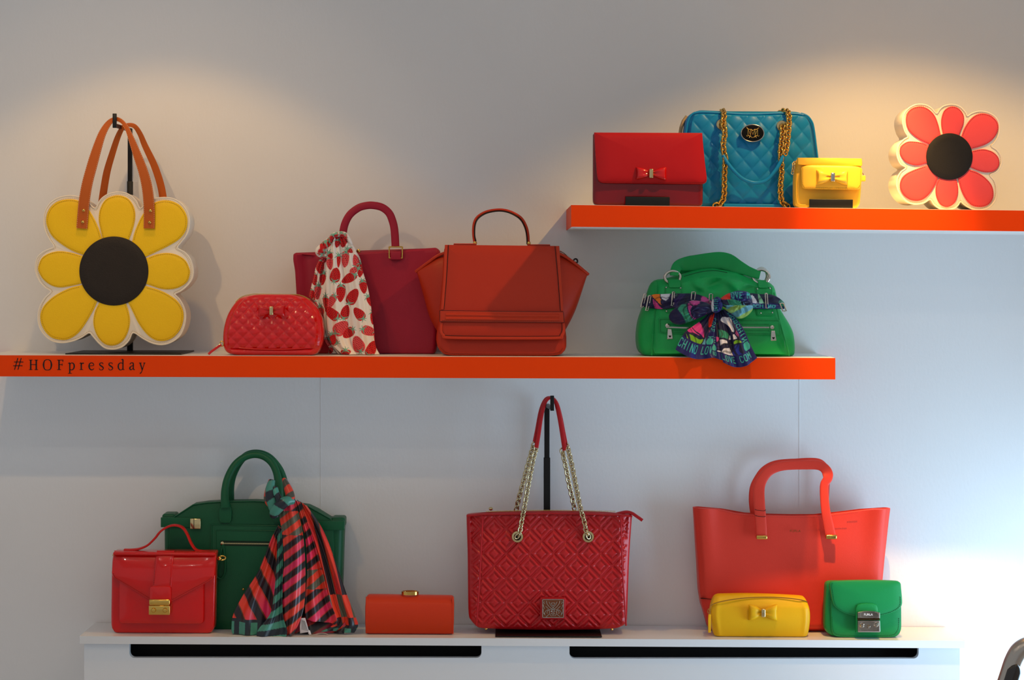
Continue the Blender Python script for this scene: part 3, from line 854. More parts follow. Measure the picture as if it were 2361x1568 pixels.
def fold(k, ph, amp, y0, lean=0.0):
    def f(u, v): return y0+lean*v+amp*(0.35+0.65*v)*math.sin(2*PI*(k*u+ph+0.15*v))+0.35*amp*math.sin(2*PI*(2.7*k*u+ph*3+.3*v))
    return f
cloth('front_panel', CLOTHP, straw, fr.P([(1190,402),(1168,450),(1150,550),(1148,700),(1145,850),(1150,1000),(1155,1150),(1168,1280),(1215,1400),(1300,1478)]),
      fr.P([(1318,402),(1375,480),(1412,545),(1440,650),(1480,750),(1520,880),(1545,1000),(1560,1120),(1582,1280),(1594,1400),(1632,1478)]), fold(2.1, .1, .008, -.008, -.022), bp, 190, 420)
cloth('left_panel', CLOTHP, straw, fr.P([(1170,480),(1130,585),(1062,650),(1030,760),(1003,880),(985,960),(1030,1010),(1075,1120),(1108,1260),(1140,1370),(1205,1470)]),
      fr.P([(1200,480),(1190,600),(1180,700),(1175,850),(1172,1000),(1165,1130),(1170,1250),(1195,1360),(1290,1480)]), fold(1.7, .35, .007, .010, -.012), bp, 110, 380)
cloth('rear_panel', CLOTHP, straw, fr.P([(1290,402),(1330,560),(1380,700),(1300,1000),(1200,1300),(1160,1478)]),
      fr.P([(1325,402),(1400,540),(1450,640),(1500,900),(1540,1200),(1560,1478)]), fold(1.2, .6, .004, .020, -.008), bp, 50, 120)
# gathered top that loops round the handle, and the knotted tuft on its left
kp = catmull(fr.P3([(1185,470,-.012),(1200,415,-.014),(1255,398,-.012),(1310,402,-.010),(1345,440,-.012),(1380,490,-.010)]), 6)
o = sweep('handle_loop', CLOTHP, straw, kp, lambda t: .0012+.0055*math.sin(PI*t)**.6, lambda t: .003+.009*math.sin(PI*t)**.6, n=18)
vv = np.array([v.co for v in o.data.vertices]); vert_print(o, bp(None, None, vv[:, 0], vv[:, 2]))
kp = catmull(fr.P3([(1200,415,.004),(1150,470,-.004),(1115,520,-.008),(1085,555,-.006),(1110,585,-.004),(1160,600,0)]), 6)
o = sweep('knot', CLOTHP, straw, kp, lambda t: .001+.010*math.sin(PI*t)**.8, lambda t: .002+.008*math.sin(PI*t)**.6, n=18)
vv = np.array([v.co for v in o.data.vertices]); vert_print(o, bp(None, None, vv[:, 0], vv[:, 2]))

# ------------------------------------------------------------------ orange trapeze handbag
ORL = mat('orange_red_leather', '#b02a0c', 0.46, grain=.2, gscale=650, spec=.28)
ORLB = mat('orange_red_leather_trim', '#b8300e', 0.44, grain=.2, gscale=650, spec=.28)
EDGE = mat('black_edge_paint', '#170503', 0.5)
fr = Fr(900, 460, 3.92, -0.235, 1000, 1408, Z_LOW)
trap = empty('winged_handbag', fr.loc); tag(trap, 'orange-red leather handbag with flared side wings and thin arched handle', 'bag')
# lower body box
body('body', ORL, trap, catmull(fr.P([(535,1408),(480,1394),(432,1345),(414,1280),(414,1220),(440,1000),(480,420)]), 5), catmull(fr.P([(1480,1408),(1556,1388),(1590,1335),(1592,1280),(1590,1210),(1560,1000),(1520,430)]), 5),
     lambda v: 0.0+0.030*v, lambda v: 0.135-0.055*v, r=.012, rt=.008, rb=.004, nf=30, nr=30)
# flap
zflap = fr.P([(497,405),(488,405),(488,414),(484,600),(470,800),(458,990),(455,1170),(468,1215),(500,1245),(540,1256),(1000,1262),(1495,1258),(1545,1240),(1572,1195),(1576,1150),(1562,1000),(1543,700),(1527,421),(1526,412),(1517,412)])
def tilt_y(o, z0, y0, z1, y1):
    me = o.data
    for v in me.vertices: v.co.y += y0+(y1-y0)*(v.co.z-z0)/(z1-z0)
zt_, zb_ = fr.p(0, 405)[1], fr.p(0, 1260)[1]
def flat(name, m, pts, y, th, bev=.0012, dome=0, n=0):
    o = plate(name, m, trap, pts, y, th, bev, dome, n); tilt_y(o, zb_, 0, zt_, 0.030); return o
flap = flat('flap', ORL, chaikin(zflap, 2), -0.010, 0.009, .0015)
def line(name, pts, w, y, m, par=trap, n=0):
    mb = MB(); P = fr.P(pts)
    if n: P = catmull(P, n)
    else: P = [tuple(p)[::2] for p in resample([(a, 0, b) for a, b in P], 12*len(P))] if len(P) < 6 else P
    ribbon(mb, P, w, y-.0005, y+.0004); o = mb.build(name, m, par, smooth=False); tilt_y(o, zb_, 0, zt_, 0.030); return o
# binding: raised rim strips beside dark edge lines
line('edge_line', [(520,405),(505,700),(483,990)], .0011, -0.0104, EDGE, flap); line('edge_line', [(1486,414),(1513,700),(1536,1000)], .0011, -0.0104, EDGE, flap)
line('edge_line', [(465,1110),(467,1170),(485,1208),(520,1225),(1000,1232),(1490,1228),(1530,1212),(1549,1170),(1549,1110)], .0010, -0.0104, EDGE, flap, 4)
for pts in ([(500,408),(488,700),(468,990)], [(1508,414),(1530,700),(1551,1000)]):
    q = catmull(fr.P3([(x, z, -.0105) for x, z in pts]), 8)
    o = sweep('side_binding', ORLB, flap, q, fr.k*13, .0016, n=10, power=3); tilt_y(o, zb_, 0, zt_, .030)
q = catmull(fr.P3([(x, z, -.0105) for x, z in [(462,1110),(458,1180),(480,1222),(530,1243),(1000,1247),(1500,1243),(1545,1225),(1566,1180),(1562,1110)]]), 8)
o = sweep('bottom_binding', ORLB, flap, q, fr.k*13, .0016, n=10, power=3); tilt_y(o, zb_, 0, zt_, .030)
band = flat('cross_band', ORLB, fr.P([(446,1002),(1562,1010),(1570,1104),(446,1098)]), -.0150, .006, .0012)
line('edge_line', [(446,1001),(1562,1009)], .0010, -.0146, EDGE, band); line('edge_line', [(446,1099),(1570,1105)], .0010, -.0146, EDGE, band)
line('edge_line', [(446,1001),(446,1099)], .0010, -.0146, EDGE, band); line('edge_line', [(1562,1009),(1570,1105)], .0010, -.0146, EDGE, band)
for zz in (1036, 1070):
    q = [(fr.p(x,0)[0], -.0150, fr.p(0, zz+(x-470)*.007)[1]) for x in range(500, 1525, 64)]
    o = sweep('padded_ridge', ORLB, band, q, fr.k*13, .0016, n=10); tilt_y(o, zb_, 0, zt_, .030)
o = stitches('stitching', EDGE, trap, fr.P([(470,1088),(1550,1094)]), -.0152, w=.0006); tilt_y(o, zb_, 0, zt_, .030)
stitches('stitching', EDGE, trap, fr.P([(450,1330),(490,1375),(545,1390),(1000,1393),(1470,1390),(1530,1375),(1565,1330)]), -.0004, w=.0006)
# wings
def wing(up, lo, nm):
    U = resample([(a, 0, b) for a, b in catmull(fr.P(up), 6)], 25); Lo = resample([(a, 0, b) for a, b in catmull(fr.P(lo), 6)], 25)
    rings = []
    for i in range(25):
        t = i/24                                   # 0 at the tip, 1 at the bag
        rg = []
        hw = 0.006+0.044*t**.8
        for k in range(20):
            q = 2*PI*k/20
            p = Lo[i].lerp(U[i], .5+.5*math.sin(q)*abs(math.sin(q))**-.3 if abs(math.sin(q)) > 1e-6 else .5)
            rg.append((p.x, 0.072-hw*math.cos(q), p.z))
        rings.append(rg)
    v, f = loft(rings); o = mobj(nm, v, f, ORL, trap)
    rim = [(p.x, 0.072-(.006+.044*(i/24)**.8)*0.55, p.z-.0015) for i, p in enumerate(U)]
    sweep('wing_binding', ORLB, o, rim, fr.k*14, .005, n=10, power=3)
    return o
wing([(218,642),(330,560),(430,492),(560,450)], [(232,672),(290,880),(350,1080),(440,1235)], 'wing')
wing([(1797,662),(1680,568),(1560,488),(1440,450)], [(1783,692),(1700,950),(1640,1090),(1560,1235)], 'wing')
# handle and its mounts
hp = [(757,385),(745,300),(750,210),(780,150),(850,105),(940,84),(1020,84),(1100,107),(1180,157),(1225,232),(1243,310),(1247,385)]
hh = catmull(fr.P3([(x, z, .05) for x, z in hp]), 6)
hdl = sweep('handle', ORLB, trap, hh, fr.k*13, .006, n=14)
ins = catmull(fr.P3([(768+(0 if i < 1 else 0), 370, .046) if i == 0 else ((x+(985-x)*.045, z+12, .046)) for i, (x, z) in enumerate(hp)]), 6)
sweep('handle_edge', EDGE, hdl, ins, fr.k*6.5, .003, n=8)
for x in (760, 1250):
    a = fr.p(x, 388); lathe('handle_knob', GOLD, trap, [(.0004,-.005),(.0035,-.004),(.0049,0),(.0035,.004),(.0004,.005)], (a[0], .046, a[1]), 'z', 14)
for x0, x1, dz in ((565, 770, 0), (1238, 1445, 6)):
    a, b = fr.p(x0, 408+dz), fr.p(x1, 391+dz)
    v, f = boxm(a[0], b[0], .036, .058, a[1], b[1], .0012); o = mobj('handle_mount', v, f, ORLB, trap)
    a, b = fr.p(x0-2, 409+dz), fr.p(x1+2, 401+dz)
    v, f = boxm(a[0], b[0], .0355, .0585, a[1], b[1], .001); mobj('mount_edge', v, f, EDGE, o)
# snap clip on the right wing
q = fr.P3([(1535,456,.06),(1570,470,.06),(1610,505,.06),(1640,535,.06),(1690,556,.06)])
cl = sweep('strap_clip', SILVER, trap, catmull(q, 5), .0016, .0016, n=8)
q = fr.P3([(1530,462,.066),(1580,492,.066),(1625,520,.066)])
sweep('clip_bar', SILVER, cl, catmull(q, 4), .0014, .0014, n=8)
a = fr.p(1680, 548)
sweep('strap_loop', EDGE, cl, [(a[0]+.0045*math.cos(t), .06, a[1]+.0052*math.sin(t)) for t in [2*PI*k/18 for k in range(18)]], .002, .0035, n=8, closed=True)
# ------------------------------------------------------------------ green slouchy handbag with scarf belt
GRN = mat('bright_green_leather', '#16a552', 0.42, grain=.3, gscale=420, spec=.28)
GRNT = mat('bright_green_leather_trim', '#149a4c', 0.42, grain=.3, gscale=420, spec=.28)
GRNTH = mat('dark_green_thread', '#0a5a2c', 0.7)
fr = Fr(1440, 560, 4.54, -0.225, 980, 1188, Z_LOW)
gb = empty('slouchy_handbag', fr.loc); tag(gb, 'bright green slouchy leather handbag with silver rings and zips', 'bag')
Lg = catmull(fr.P([(205,1188),(165,1120),(150,1000),(163,850),(198,730),(230,650),(262,530),(300,430),(330,390)]), 5)
Rg = catmull(fr.P([(1800,1188),(1811,1110),(1806,1000),(1790,920),(1750,830),(1700,745),(1655,650),(1632,520),(1615,440),(1600,400)]), 5)
topg = fr.P([(140,372),(330,372),(420,382),(560,350),(640,325),(720,298),(850,270),(960,264),(1100,285),(1200,300),(1330,345),(1450,385),(1560,402),(1830,405)])
def relg(u, v, x, z):
    X = x/fr.k+fr.cx; Z = fr.base-z/fr.k
    y = 0.022*math.sin(PI*min(1, u*1.0))**.7*(1-v*.35)
    # soft folds sagging from the handle tabs
    for cx, cz, ang, ln, wd, am in ((820,470,25,150,45,.010),(960,430,-30,170,50,-.011),(1150,440,35,160,50,.011),(1330,480,-20,150,45,-.009),(700,420,60,110,40,-.007),
                                    (1690,860,62,210,60,.012),(1640,800,60,200,40,-.010),(1690,1060,55,120,60,.007),(1180,400,10,200,40,.006),(1500,1010,-35,150,70,.006),(620,1020,30,180,70,.004),(250,900,85,250,50,.006),(330,800,88,300,35,-.007),(1640,1060,70,160,34,-.008),(1450,820,20,120,60,.004)):
        a = math.radians(ang); dx, dz = X-cx, Z-cz
        p = (dx*math.cos(a)+dz*math.sin(a))/ln; q = (-dx*math.sin(a)+dz*math.cos(a))/wd
        y += am*math.exp(-p*p-q*q)
    e = min(1, u/.05, (1-u)/.05, (1-v)/.08+.0)
    return y*max(0, e)
gbody = body('shell', GRN, gb, Lg, Rg, lambda v: 0.012+0.050*v**1.5, lambda v: 0.165-0.055*v, top=topg, r=.030, rt=.018, rb=.006, nf=110, nr=80, relief=relg)
def ysurf(X, Z):
    x, z = fr.p(X, Z)
    best = None
    z0 = 0; 
    zt = interp(topg, x); v = z/zt
    Hh = max(Lg[-1][1], Rg[-1][1])
    xl = interp([(q[1]/Hh, q[0]) for q in Lg], v); xr = interp([(q[1]/Hh, q[0]) for q in Rg], v)
    u = min(1, max(0, (x-xl)/(xr-xl)))
    return 0.012+0.050*v**1.5-relg(u, v, x, z)
def on(X, Z, off=0.0): 
    x, z = fr.p(X, Z); return (x, ysurf(X, Z)-off, z)
def patch(name, m, par, pts, th=.003, dens=6):
    """leather patch that follows the bag's front"""
    P = catmull([(float(a), float(b)) for a, b in pts], dens, True) if dens else pts
    cx = sum(p[0] for p in P)/len(P); cz = sum(p[1] for p in P)/len(P)
    if sum(a[0]*b[1]-b[0]*a[1] for a, b in zip(P, P[1:]+P[:1])) > 0: P = P[::-1]
    R = []
    for s, off in ((1, -.003), (1, th*.6), (.985, th), (.7, th), (.4, th), (.1, th)):
        R.append([on(cx+(a-cx)*s, cz+(b-cz)*s, off) for a, b in P])
    v, f = loft(R); return mobj(name, v, f, m, par)
def rrect(x0, x1, z0, z1, r):
    out = []
    for cx, cz, a0 in ((x1-r, z1-r, 0), (x0+r, z1-r, PI/2), (x0+r, z0+r, PI), (x1-r, z0+r, 1.5*PI)):
        for k in range(5): out.append((cx+r*math.cos(a0+PI/2*k/4), cz+r*math.sin(a0+PI/2*k/4)))
    res = []
    for a, b in zip(out, out[1:]+out[:1]):
        n = max(1, int(math.dist(a, b)/30))
        for k in range(n): res.append((a[0]+(b[0]-a[0])*k/n, a[1]+(b[1]-a[1])*k/n))
    return res
def gst(par, pts, w=.0008, off=.0034):
    mb = MB()
    L = sum(math.dist(a, b) for a, b in zip(pts, pts[1:])); n = int(L/15)
    Q = resample([(a, 0, b) for a, b in pts], 2*n+1)
    for k in range(0, 2*n-1, 2):
        a = on(Q[k].x, Q[k].z, off); b = on(Q[k+1].x, Q[k+1].z, off)
        ribbon(mb, [(a[0], a[2]), (b[0], b[2])], w, a[1]-.0006, a[1]+.0012)
    mb.build('stitching', GRNTH, par, smooth=False)
# seams between front panel and sides
for pts in ([(352,400),(342,560),(330,720),(308,860),(295,1020),(285,1180)], [(1592,520),(1600,600),(1615,700),(1660,930),(1700,1080),(1725,1180)]):
    tube('seam_piping', GRNT, gb, [on(a, b, .0006) for a, b in catmull(pts, 6)], .0016, n=8)
tube('top_zip_seam', GRNTH, gb, [on(a, b, .0006) for a, b in catmull([(640,352),(740,322),(860,296),(980,290),(1100,310)], 6)], .0009, n=6)
# ring tabs
for pts_t, pts_p, riv in ((rrect(475,598,385,470,14), rrect(430,615,452,735,18), ((450,470),(598,476),(432+14,718))), (rrect(1425,1530,388,470,14), rrect(1388,1575,455,762,18), ((1412,482),(1548,475),(1435,735),(1560,730)))):
    t2 = patch('ring_plate', GRNT, gb, pts_p, .003, 0)
    gst(t2, [(pts_p[0][0]-10, 745 if pts_p[0][0] > 1000 else 722)]*1+[(min(p[0] for p in pts_p)+12, max(p[1] for p in pts_p)-12), (min(p[0] for p in pts_p)+12, min(p[1] for p in pts_p)+12), (max(p[0] for p in pts_p)-12, min(p[1] for p in pts_p)+12), (max(p[0] for p in pts_p)-12, max(p[1] for p in pts_p)-12)])
    patch('ring_tab', GRNT, gb, pts_t, .006, 0)
    for a, b in riv:
        q = on(a, b, .0032); stud('rivet', SILVER, gb, q[0], q[1], q[2], .0021)
# rings
def ring(cx, cz, rx, rz, y, tiltx, nm='handle_ring', r=.0035):
    pts = []
    for k in range(28):
        t = 2*PI*k/28; x, z = fr.p(cx+rx*math.cos(t), cz+rz*math.sin(t))
        pts.append((x, y+tiltx*math.cos(t), z))
    return sweep(nm, SILVER, gb, pts, r, r, n=10, closed=True)
ya = on(522, 380, .004)[1]; yb_ = on(1470, 390, .004)[1]
ring(522, 362, 84, 66, ya+.004, .004); ring(1462, 352, 84, 74, yb_+.004, -.006); ring(1490, 340, 60, 78, yb_+.045, .0)
# handle strap
hp = catmull(fr.P3([(538,345,ya+.004),(545,300,ya+.006),(585,240,ya+.018),(660,220,ya+.030),(790,205,ya+.034),(930,188,ya+.034),(1050,182,ya+.034),(1140,205,ya+.030),(1220,245,ya+.022),(1320,290,yb_+.012),(1400,322,yb_+.006),(1450,335,yb_+.004)]), 7)
WH = lambda t: fr.k*interp([(0,46),(.1,50),(.2,60),(.32,82),(.5,92),(.62,92),(.72,74),(.82,52),(1,42)], t)
sweep('handle', GRNT, gb, hp, WH, .0032, n=16, power=4)
hp2 = catmull(fr.P3([(600,330,ya+.07),(660,285,ya+.075),(800,255,ya+.08),(1000,235,ya+.08),(1200,270,ya+.08),(1330,300,ya+.075),(1440,330,ya+.06)]), 6)
sweep('rear_handle', GRNT, gb, hp2, fr.k*46, .0032, n=14, power=4)
# zip pockets
def pocket(x0, x1, z0, z1, zx0, zx1, zz, pulls, sk):
    pk = patch('zip_pocket', GRNT, gb, [(a, b+sk*(a-x0)) for a, b in rrect(x0, x1, z0, z1, 16)], .0024, 0)
    for o_ in (14,):
        gst(pk, [(a, b+sk*(a-x0)) for a, b in [(x0+o_, z0+o_), (x1-o_, z0+o_), (x1-o_, z1-o_), (x0+o_, z1-o_), (x0+o_, z0+o_)]], off=.0030)
    gst(pk, [(zx0, zz-32+sk*(zx0-x0)), (zx1, zz-32+sk*(zx1-x0))], off=.003); gst(pk, [(zx0, zz+32+sk*(zx0-x0)), (zx1, zz+32+sk*(zx1-x0))], off=.003)
    mbz = MB()
    n = int((zx1-zx0)/7)
    for k in range(n):
        X = zx0+(zx1-zx0)*k/n; q = on(X, zz+sk*(X-x0), .0034)
        mbz.box(q[0]-.0005, q[0]+.0005, q[1]-.0008, q[1]+.001, q[2]-.0019+.0005*(k % 2), q[2]+.0014+.0005*(k % 2))
    mbz.build('zip_teeth', SILVER, pk, smooth=False)
    X, Z, tx = pulls
    q = on(X, Z, .0045); lathe('zip_slider', SILVER, pk, [(.001,-.003),(.0045,-.002),(.005,.002),(.001,.004)], q, 'y', 14)
    a = on(tx, Z+35, .007)
    tg = [fr.p(tx-22, Z+35), fr.p(tx+16, Z+35), fr.p(tx+34, Z+138), fr.p(tx-28, Z+142)]
    o = plate('zip_tag', SILVER, pk, tg, a[1]-.003, .0022, .0006)
    hx, hz = fr.p(tx+2, Z+112)
    hp_ = [(hx+.0030*math.sin(t)**3, hz+.0024*(math.cos(t)*1.1-.45*math.cos(2*t)-.18*math.cos(3*t))) for t in [2*PI*k/24 for k in range(24)]]
    mbh = MB(); cxh = (hx, hz); n = len(hp_)
    v = [(p[0], a[1]-.0034, p[1]) for p in hp_]+[(hx, a[1]-.0034, hz)]
    mbh.add(v, [(i, (i+1) % n, n) for i in range(n)]); mbh.build('heart_mark', EDGE, pk, smooth=False)
pocket(362, 720, 790, 950, 440, 700, 882, (448, 868, 472), 0.03)
pocket(1180, 1640, 800, 965, 1200, 1522, 884, (1548, 882, 1556), 0.0)

# ------------------------------------------------------------------ colourful scarf tied round it
GLY = {'M': [(0,1,0,0),(0,0,.5,.6),(.5,.6,1,0),(1,0,1,1)], 'O': [(.2,0,.8,0),(.8,0,1,.2),(1,.2,1,.8),(1,.8,.8,1),(.8,1,.2,1),(.2,1,0,.8),(0,.8,0,.2),(0,.2,.2,0)],
 'S': [(1,.2,.8,0),(.8,0,.2,0),(.2,0,0,.2),(0,.2,0,.35),(0,.35,1,.65),(1,.65,1,.8),(1,.8,.8,1),(.8,1,.2,1),(.2,1,0,.8)], 'C': [(1,.2,.8,0),(.8,0,.2,0),(.2,0,0,.2),(0,.2,0,.8),(0,.8,.2,1),(.2,1,.8,1),(.8,1,1,.8)],
 'H': [(0,0,0,1),(1,0,1,1),(0,.5,1,.5)], 'I': [(.5,0,.5,1)], 'N': [(0,1,0,0),(0,0,1,1),(1,1,1,0)], 'L': [(0,0,0,1),(0,1,1,1)], 'V': [(0,0,.5,1),(.5,1,1,0)],
 'E': [(0,0,0,1),(0,0,1,0),(0,.5,.8,.5),(0,1,1,1)], '.': [(.5,1,.5,.95)], ' ': []}
NAVY = np.array(H('#1c1a63')); TEALT = np.array(H('#3fb3a4'))
PAL = [np.array(H(h)) for h in ('#e9e4ea','#7cb81e','#d83a8c','#e2301c','#e9b51e','#1f2f9e','#2f8f6d','#5aa3c4','#33205f','#e4e0e6','#c9468f','#14143c','#f07c1a','#7fb98a')]
def text_mask(s, t, string, hgt, cell, wfrac=.62, sw=.085):
    """boolean mask of stroke lettering; s along, t across (0..hgt)"""
    m = np.zeros(len(s), bool)
    for i, ch in enumerate(string):
        x0 = i*cell
        sel = (s > x0-.1*cell) & (s < x0+1.05*cell)
        if not sel.any(): continue
        S = (s[sel]-x0)/(cell*wfrac); T = t[sel]/hgt
        ms = np.zeros(len(S), bool); asp = .52
        for a, b, c, d in GLY.get(ch, []):
            ax, ay, bx, by = a*asp, b, c*asp, d
            dx, dy = bx-ax, by-ay; L2 = dx*dx+dy*dy or 1e-9
            k = np.clip(((S*asp-ax)*dx+(T-ay)*dy)/L2, 0, 1)
            ms |= (S*asp-ax-k*dx)**2+(T-ay-k*dy)**2 < sw*sw
        idx = np.where(sel)[0]; m[idx[ms]] = True
    return m
def floral(seed, scale, dark=0.0):
    rng = np.random.RandomState(seed)
    pts = rng.rand(70, 2)*np.array([3.0, 3.0])-1; cols = rng.randint(0, len(PAL), 70)
    def f(u, v, x, z):
        X = x/fr.k/scale; Z = -z/fr.k/scale
        X = X-X.min(); Z = Z-Z.min()
        wob = X+0.10*np.sin(7*Z)+.05*np.sin(15*X); wz = Z*.55+0.12*np.sin(5*X+1)
        d = (wob[:, None]-pts[None, :, 0])**2+(wz[:, None]*1.6-pts[None, :, 1])**2
        k = d.argmin(1)
        C = np.array([PAL[c] for c in cols])[k]
        s = np.sort(d, 1)[:, :2]
        C = C.copy(); C[np.sqrt(s[:, 1])-np.sqrt(s[:, 0]) < .035] = PAL[11]
        rays = np.sin(22*wob+8*wz+4*np.sin(9*wz)) > .86
        C[rays] = C[rays]*.4
        if dark:
            mk = np.sin(9*wob-6*wz+2*np.sin(5*wz)) > 1-2*dark; C[mk] = np.array(H('#17123f'))
        return C
    return f
SILK = mat('printed_silk', '#ffffff', 0.38, attr='print', spec=.28, sheen=.1)
fs = Fr(1440, 560, 4.54, -0.225, 980, 1188, Z_LOW)
sc = empty('silk_scarf', fr.loc); tag(sc, 'navy multicoloured scarf tied in a bow around the green handbag', 'scarf')
def band_cols(seed, edge, string, along='u', side=1, hgt=.26, cell=.085, off=0.0, dark=.0, scale=420, heart=None):
    fl = floral(seed, scale, dark)
    def f(u, v, x, z):
        C = fl(u, v, x, z)
        t = v if along == 'u' else (u if side > 0 else 1-u)
        s = u if along == 'u' else v
        if along == 'u': t = 1-v if side > 0 else v
        nb = t > 1-edge
        C[nb] = NAVY
        tt = (t-(1-edge))/edge
        m = text_mask(s-off, (tt-.22)*1.0 if side > 0 else (.78-tt), string, .56, cell)
        C[nb & m] = TEALT
        return C
    return f
def yb(X0, Z0, off): return on(X0, Z0, off)[1]
# belt left and right
def belt(nm, top, bot, cf, off=.006):
    A = catmull(top, 8); B = catmull(bot, 8)
    A = resample([(a, 0, b) for a, b in A], 90); B = resample([(a, 0, b) for a, b in B], 90)
    nu, nv = 90, 26; vv = []; U = []; V = []
    for j in range(nv):
        for i in range(nu):
            t = j/(nv-1); p = A[i].lerp(B[i], t)
            q = on(p.x, p.z, off+.007*math.sin(PI*t)+.0025*math.sin(9*t+i*.12))
            vv.append(q); U.append(i/(nu-1)); V.append(t)
    f = [(j*nu+i, (j+1)*nu+i, (j+1)*nu+i+1, j*nu+i+1) for j in range(nv-1) for i in range(nu-1)]
    o = mobj(nm, vv, f, SILK, sc, angle=180)
    a = np.array(vv); vert_print(o, cf(np.array(U), np.array(V), a[:, 0], a[:, 2]))
    md = o.modifiers.new('cloth_thickness', 'SOLIDIFY'); md.thickness = .002; md.offset = 0
belt('belt_end', [(190,600),(300,548),(420,540),(600,535),(760,540),(930,600)], [(190,665),(300,690),(420,695),(560,680),(760,690),(930,690)], floral(3, 380, .35))
belt('belt_end', [(1250,560),(1330,530),(1450,540),(1560,545),(1640,580),(1690,625)], [(1250,690),(1330,688),(1450,690),(1560,688),(1640,690),(1690,690)], band_cols(9, .38, 'MOSCHINO LOVE', 'u', -1, cell=.1))
# bow loops: puffed closed shapes
def loop(nm, outline, y, puff, cf, ny=40):
    P = catmull([fr.p(a, b) for a, b in outline], 8, True)
    if sum(a[0]*b[1]-b[0]*a[1] for a, b in zip(P, P[1:]+P[:1])) < 0: P = P[::-1]
    cx = sum(p[0] for p in P)/len(P); cz = sum(p[1] for p in P)/len(P); n = len(P)
    R = []
    for j in range(2*ny+1):
        a = PI/2*(1-j/ny); s = max(.02, math.cos(a))
        R.append([(cx+(p[0]-cx)*s, y+puff*math.sin(a)*(1+.34*math.sin(7*math.atan2(p[1]-cz, p[0]-cx)+7*s)*s+.12*math.sin(13*math.atan2(p[1]-cz, p[0]-cx)-5*s)*s), cz+(p[1]-cz)*s) for p in P])
    v, f = loft(R)
    o = mobj(nm, v, f, SILK, sc, angle=180); a = np.array(v)
    vert_print(o, cf(np.zeros(len(a)), np.zeros(len(a)), a[:, 0], a[:, 2])); return o
ybow = on(950, 640, .02)[1]
loop('bow_loop', [(930,690),(880,640),(800,612),(700,605),(600,640),(510,690),(458,760),(480,825),(560,858),(650,835),(780,785),(900,725)], ybow-.012, .018, floral(5, 430, .55))
def rl(u, v, x, z):
    C = floral(21, 330, .0)(u, v, x, z)
    X = x/fr.k+fr.cx; Z = fr.base-z/fr.k
    b = Z < 600-0.06*(X-1000)+18*np.sin(X/60); C[b] = NAVY
    m = text_mask((X-1060)/260, (Z-525)/60*.6+.1, 'LOVE MOS', .6, .16); C[b & m] = TEALT
    r = (X < 1090) & (Z < 590) & (X+Z > 1540) & (X-Z*0.3 < 930); C[r] = PAL[3]
    g = (Z > 650) & (X > 1050); 
    C[g] = np.where((np.sin(X[g]/40+Z[g]/23) > 0)[:, None], np.array(H('#8fb35a')), np.array(H('#5f9fae')))
    return C
loop('bow_loop', [(960,640),(1000,575),(1080,525),(1180,500),(1275,510),(1315,560),(1330,640),(1325,705),(1260,770),(1185,790),(1110,745),(1030,690)], ybow-.014, .022, rl)
def kn(u, v, x, z):
    C = np.tile(NAVY, (len(x), 1)).copy(); X = x/fr.k+fr.cx; Z = fr.base-z/fr.k
    m = text_mask((Z-590)/130, (X-915)/70*.9+.1, 'HINO', .6, .25); C[m] = TEALT*.7
    w = X < 915; C[w] = PAL[0]; return C
loop('knot', [(895,640),(915,585),(965,562),(1010,600),(1015,660),(985,715),(930,730),(898,700)], ybow-.020, .016, kn)
# tails
def tailfold(k, ph, amp, y0, y1):
    def f(u, v): return y0+(y1-y0)*v+amp*(.3+.7*v)*math.sin(2*PI*(k*u+ph))+.3*amp*math.sin(2*PI*(2.3*k*u+ph+.2*v))
    return f
def tail_cols(seed, bottom, side, bstr, sstr, sw=.26, side2=None, scale=380, off=0.0, boff=0.0, heart=True):
    fl = floral(seed, scale, .12)
    def f(u, v, x, z):
        C = fl(u, v, x, z)
        s = u if side > 0 else 1-u
        b = (v > bottom) | (s > 1-sw); C[b] = NAVY
        e = (s > 1-sw) & (v < bottom)
        m = text_mask(v-off if side < 0 else v-off, ((s-(1-sw))/sw-.2)*.9, sstr, .55, .082); C[e & m] = TEALT
        bb = v > bottom
        m = text_mask(u-boff, (v-bottom)/(1-bottom)-.16, bstr, .5, .115, sw=.075); C[bb & m] = TEALT
        if heart:
            hx = (s-(1-sw*.5))/(sw*.42); hz = (v-bottom+.06)/.075
            C[(hx**2+(hz*(1 if True else 1))**2 < 1) & (hz < .8)] = TEALT
        return C
    return f
cloth('tail', SILK, sc, fr.P([(895,715),(820,790),(720,860),(620,930),(560,1020),(512,1110)]), fr.P([(950,735),(945,830),(925,950),(905,1060),(885,1140),(905,1186)]),
      tailfold(1.6, .2, .006, ybow-.008, -.056), tail_cols(11, .70, 1, 'CHINO LOVE', 'LOVE MO', off=.12), 120, 220, zfun=lambda u, v: -0.012*math.sin(PI*u)*v)
cloth('tail', SILK, sc, fr.P([(955,720),(962,850),(975,1000),(985,1140),(1000,1238)]), fr.P([(1045,690),(1160,795),(1240,930),(1290,1060),(1352,1192)]),
      tailfold(1.9, .45, .007, ybow-.010, -.068), tail_cols(17, .80, 1, 'LOVE COM', 'MOSCHINO', .24, off=.10), 130, 240, zfun=lambda u, v: -0.016*math.sin(PI*u)*v)
cloth('tail', SILK, sc, fr.P([(900,720),(890,860),(880,1000),(870,1100),(865,1180)]), fr.P([(960,730),(985,860),(1000,1000),(1010,1100),(1030,1225)]),
      tailfold(1.1, .1, .004, ybow-.004, -.062), tail_cols(29, .84, -1, 'HINO', 'LOVE IN L', .5, off=.12), 60, 200)
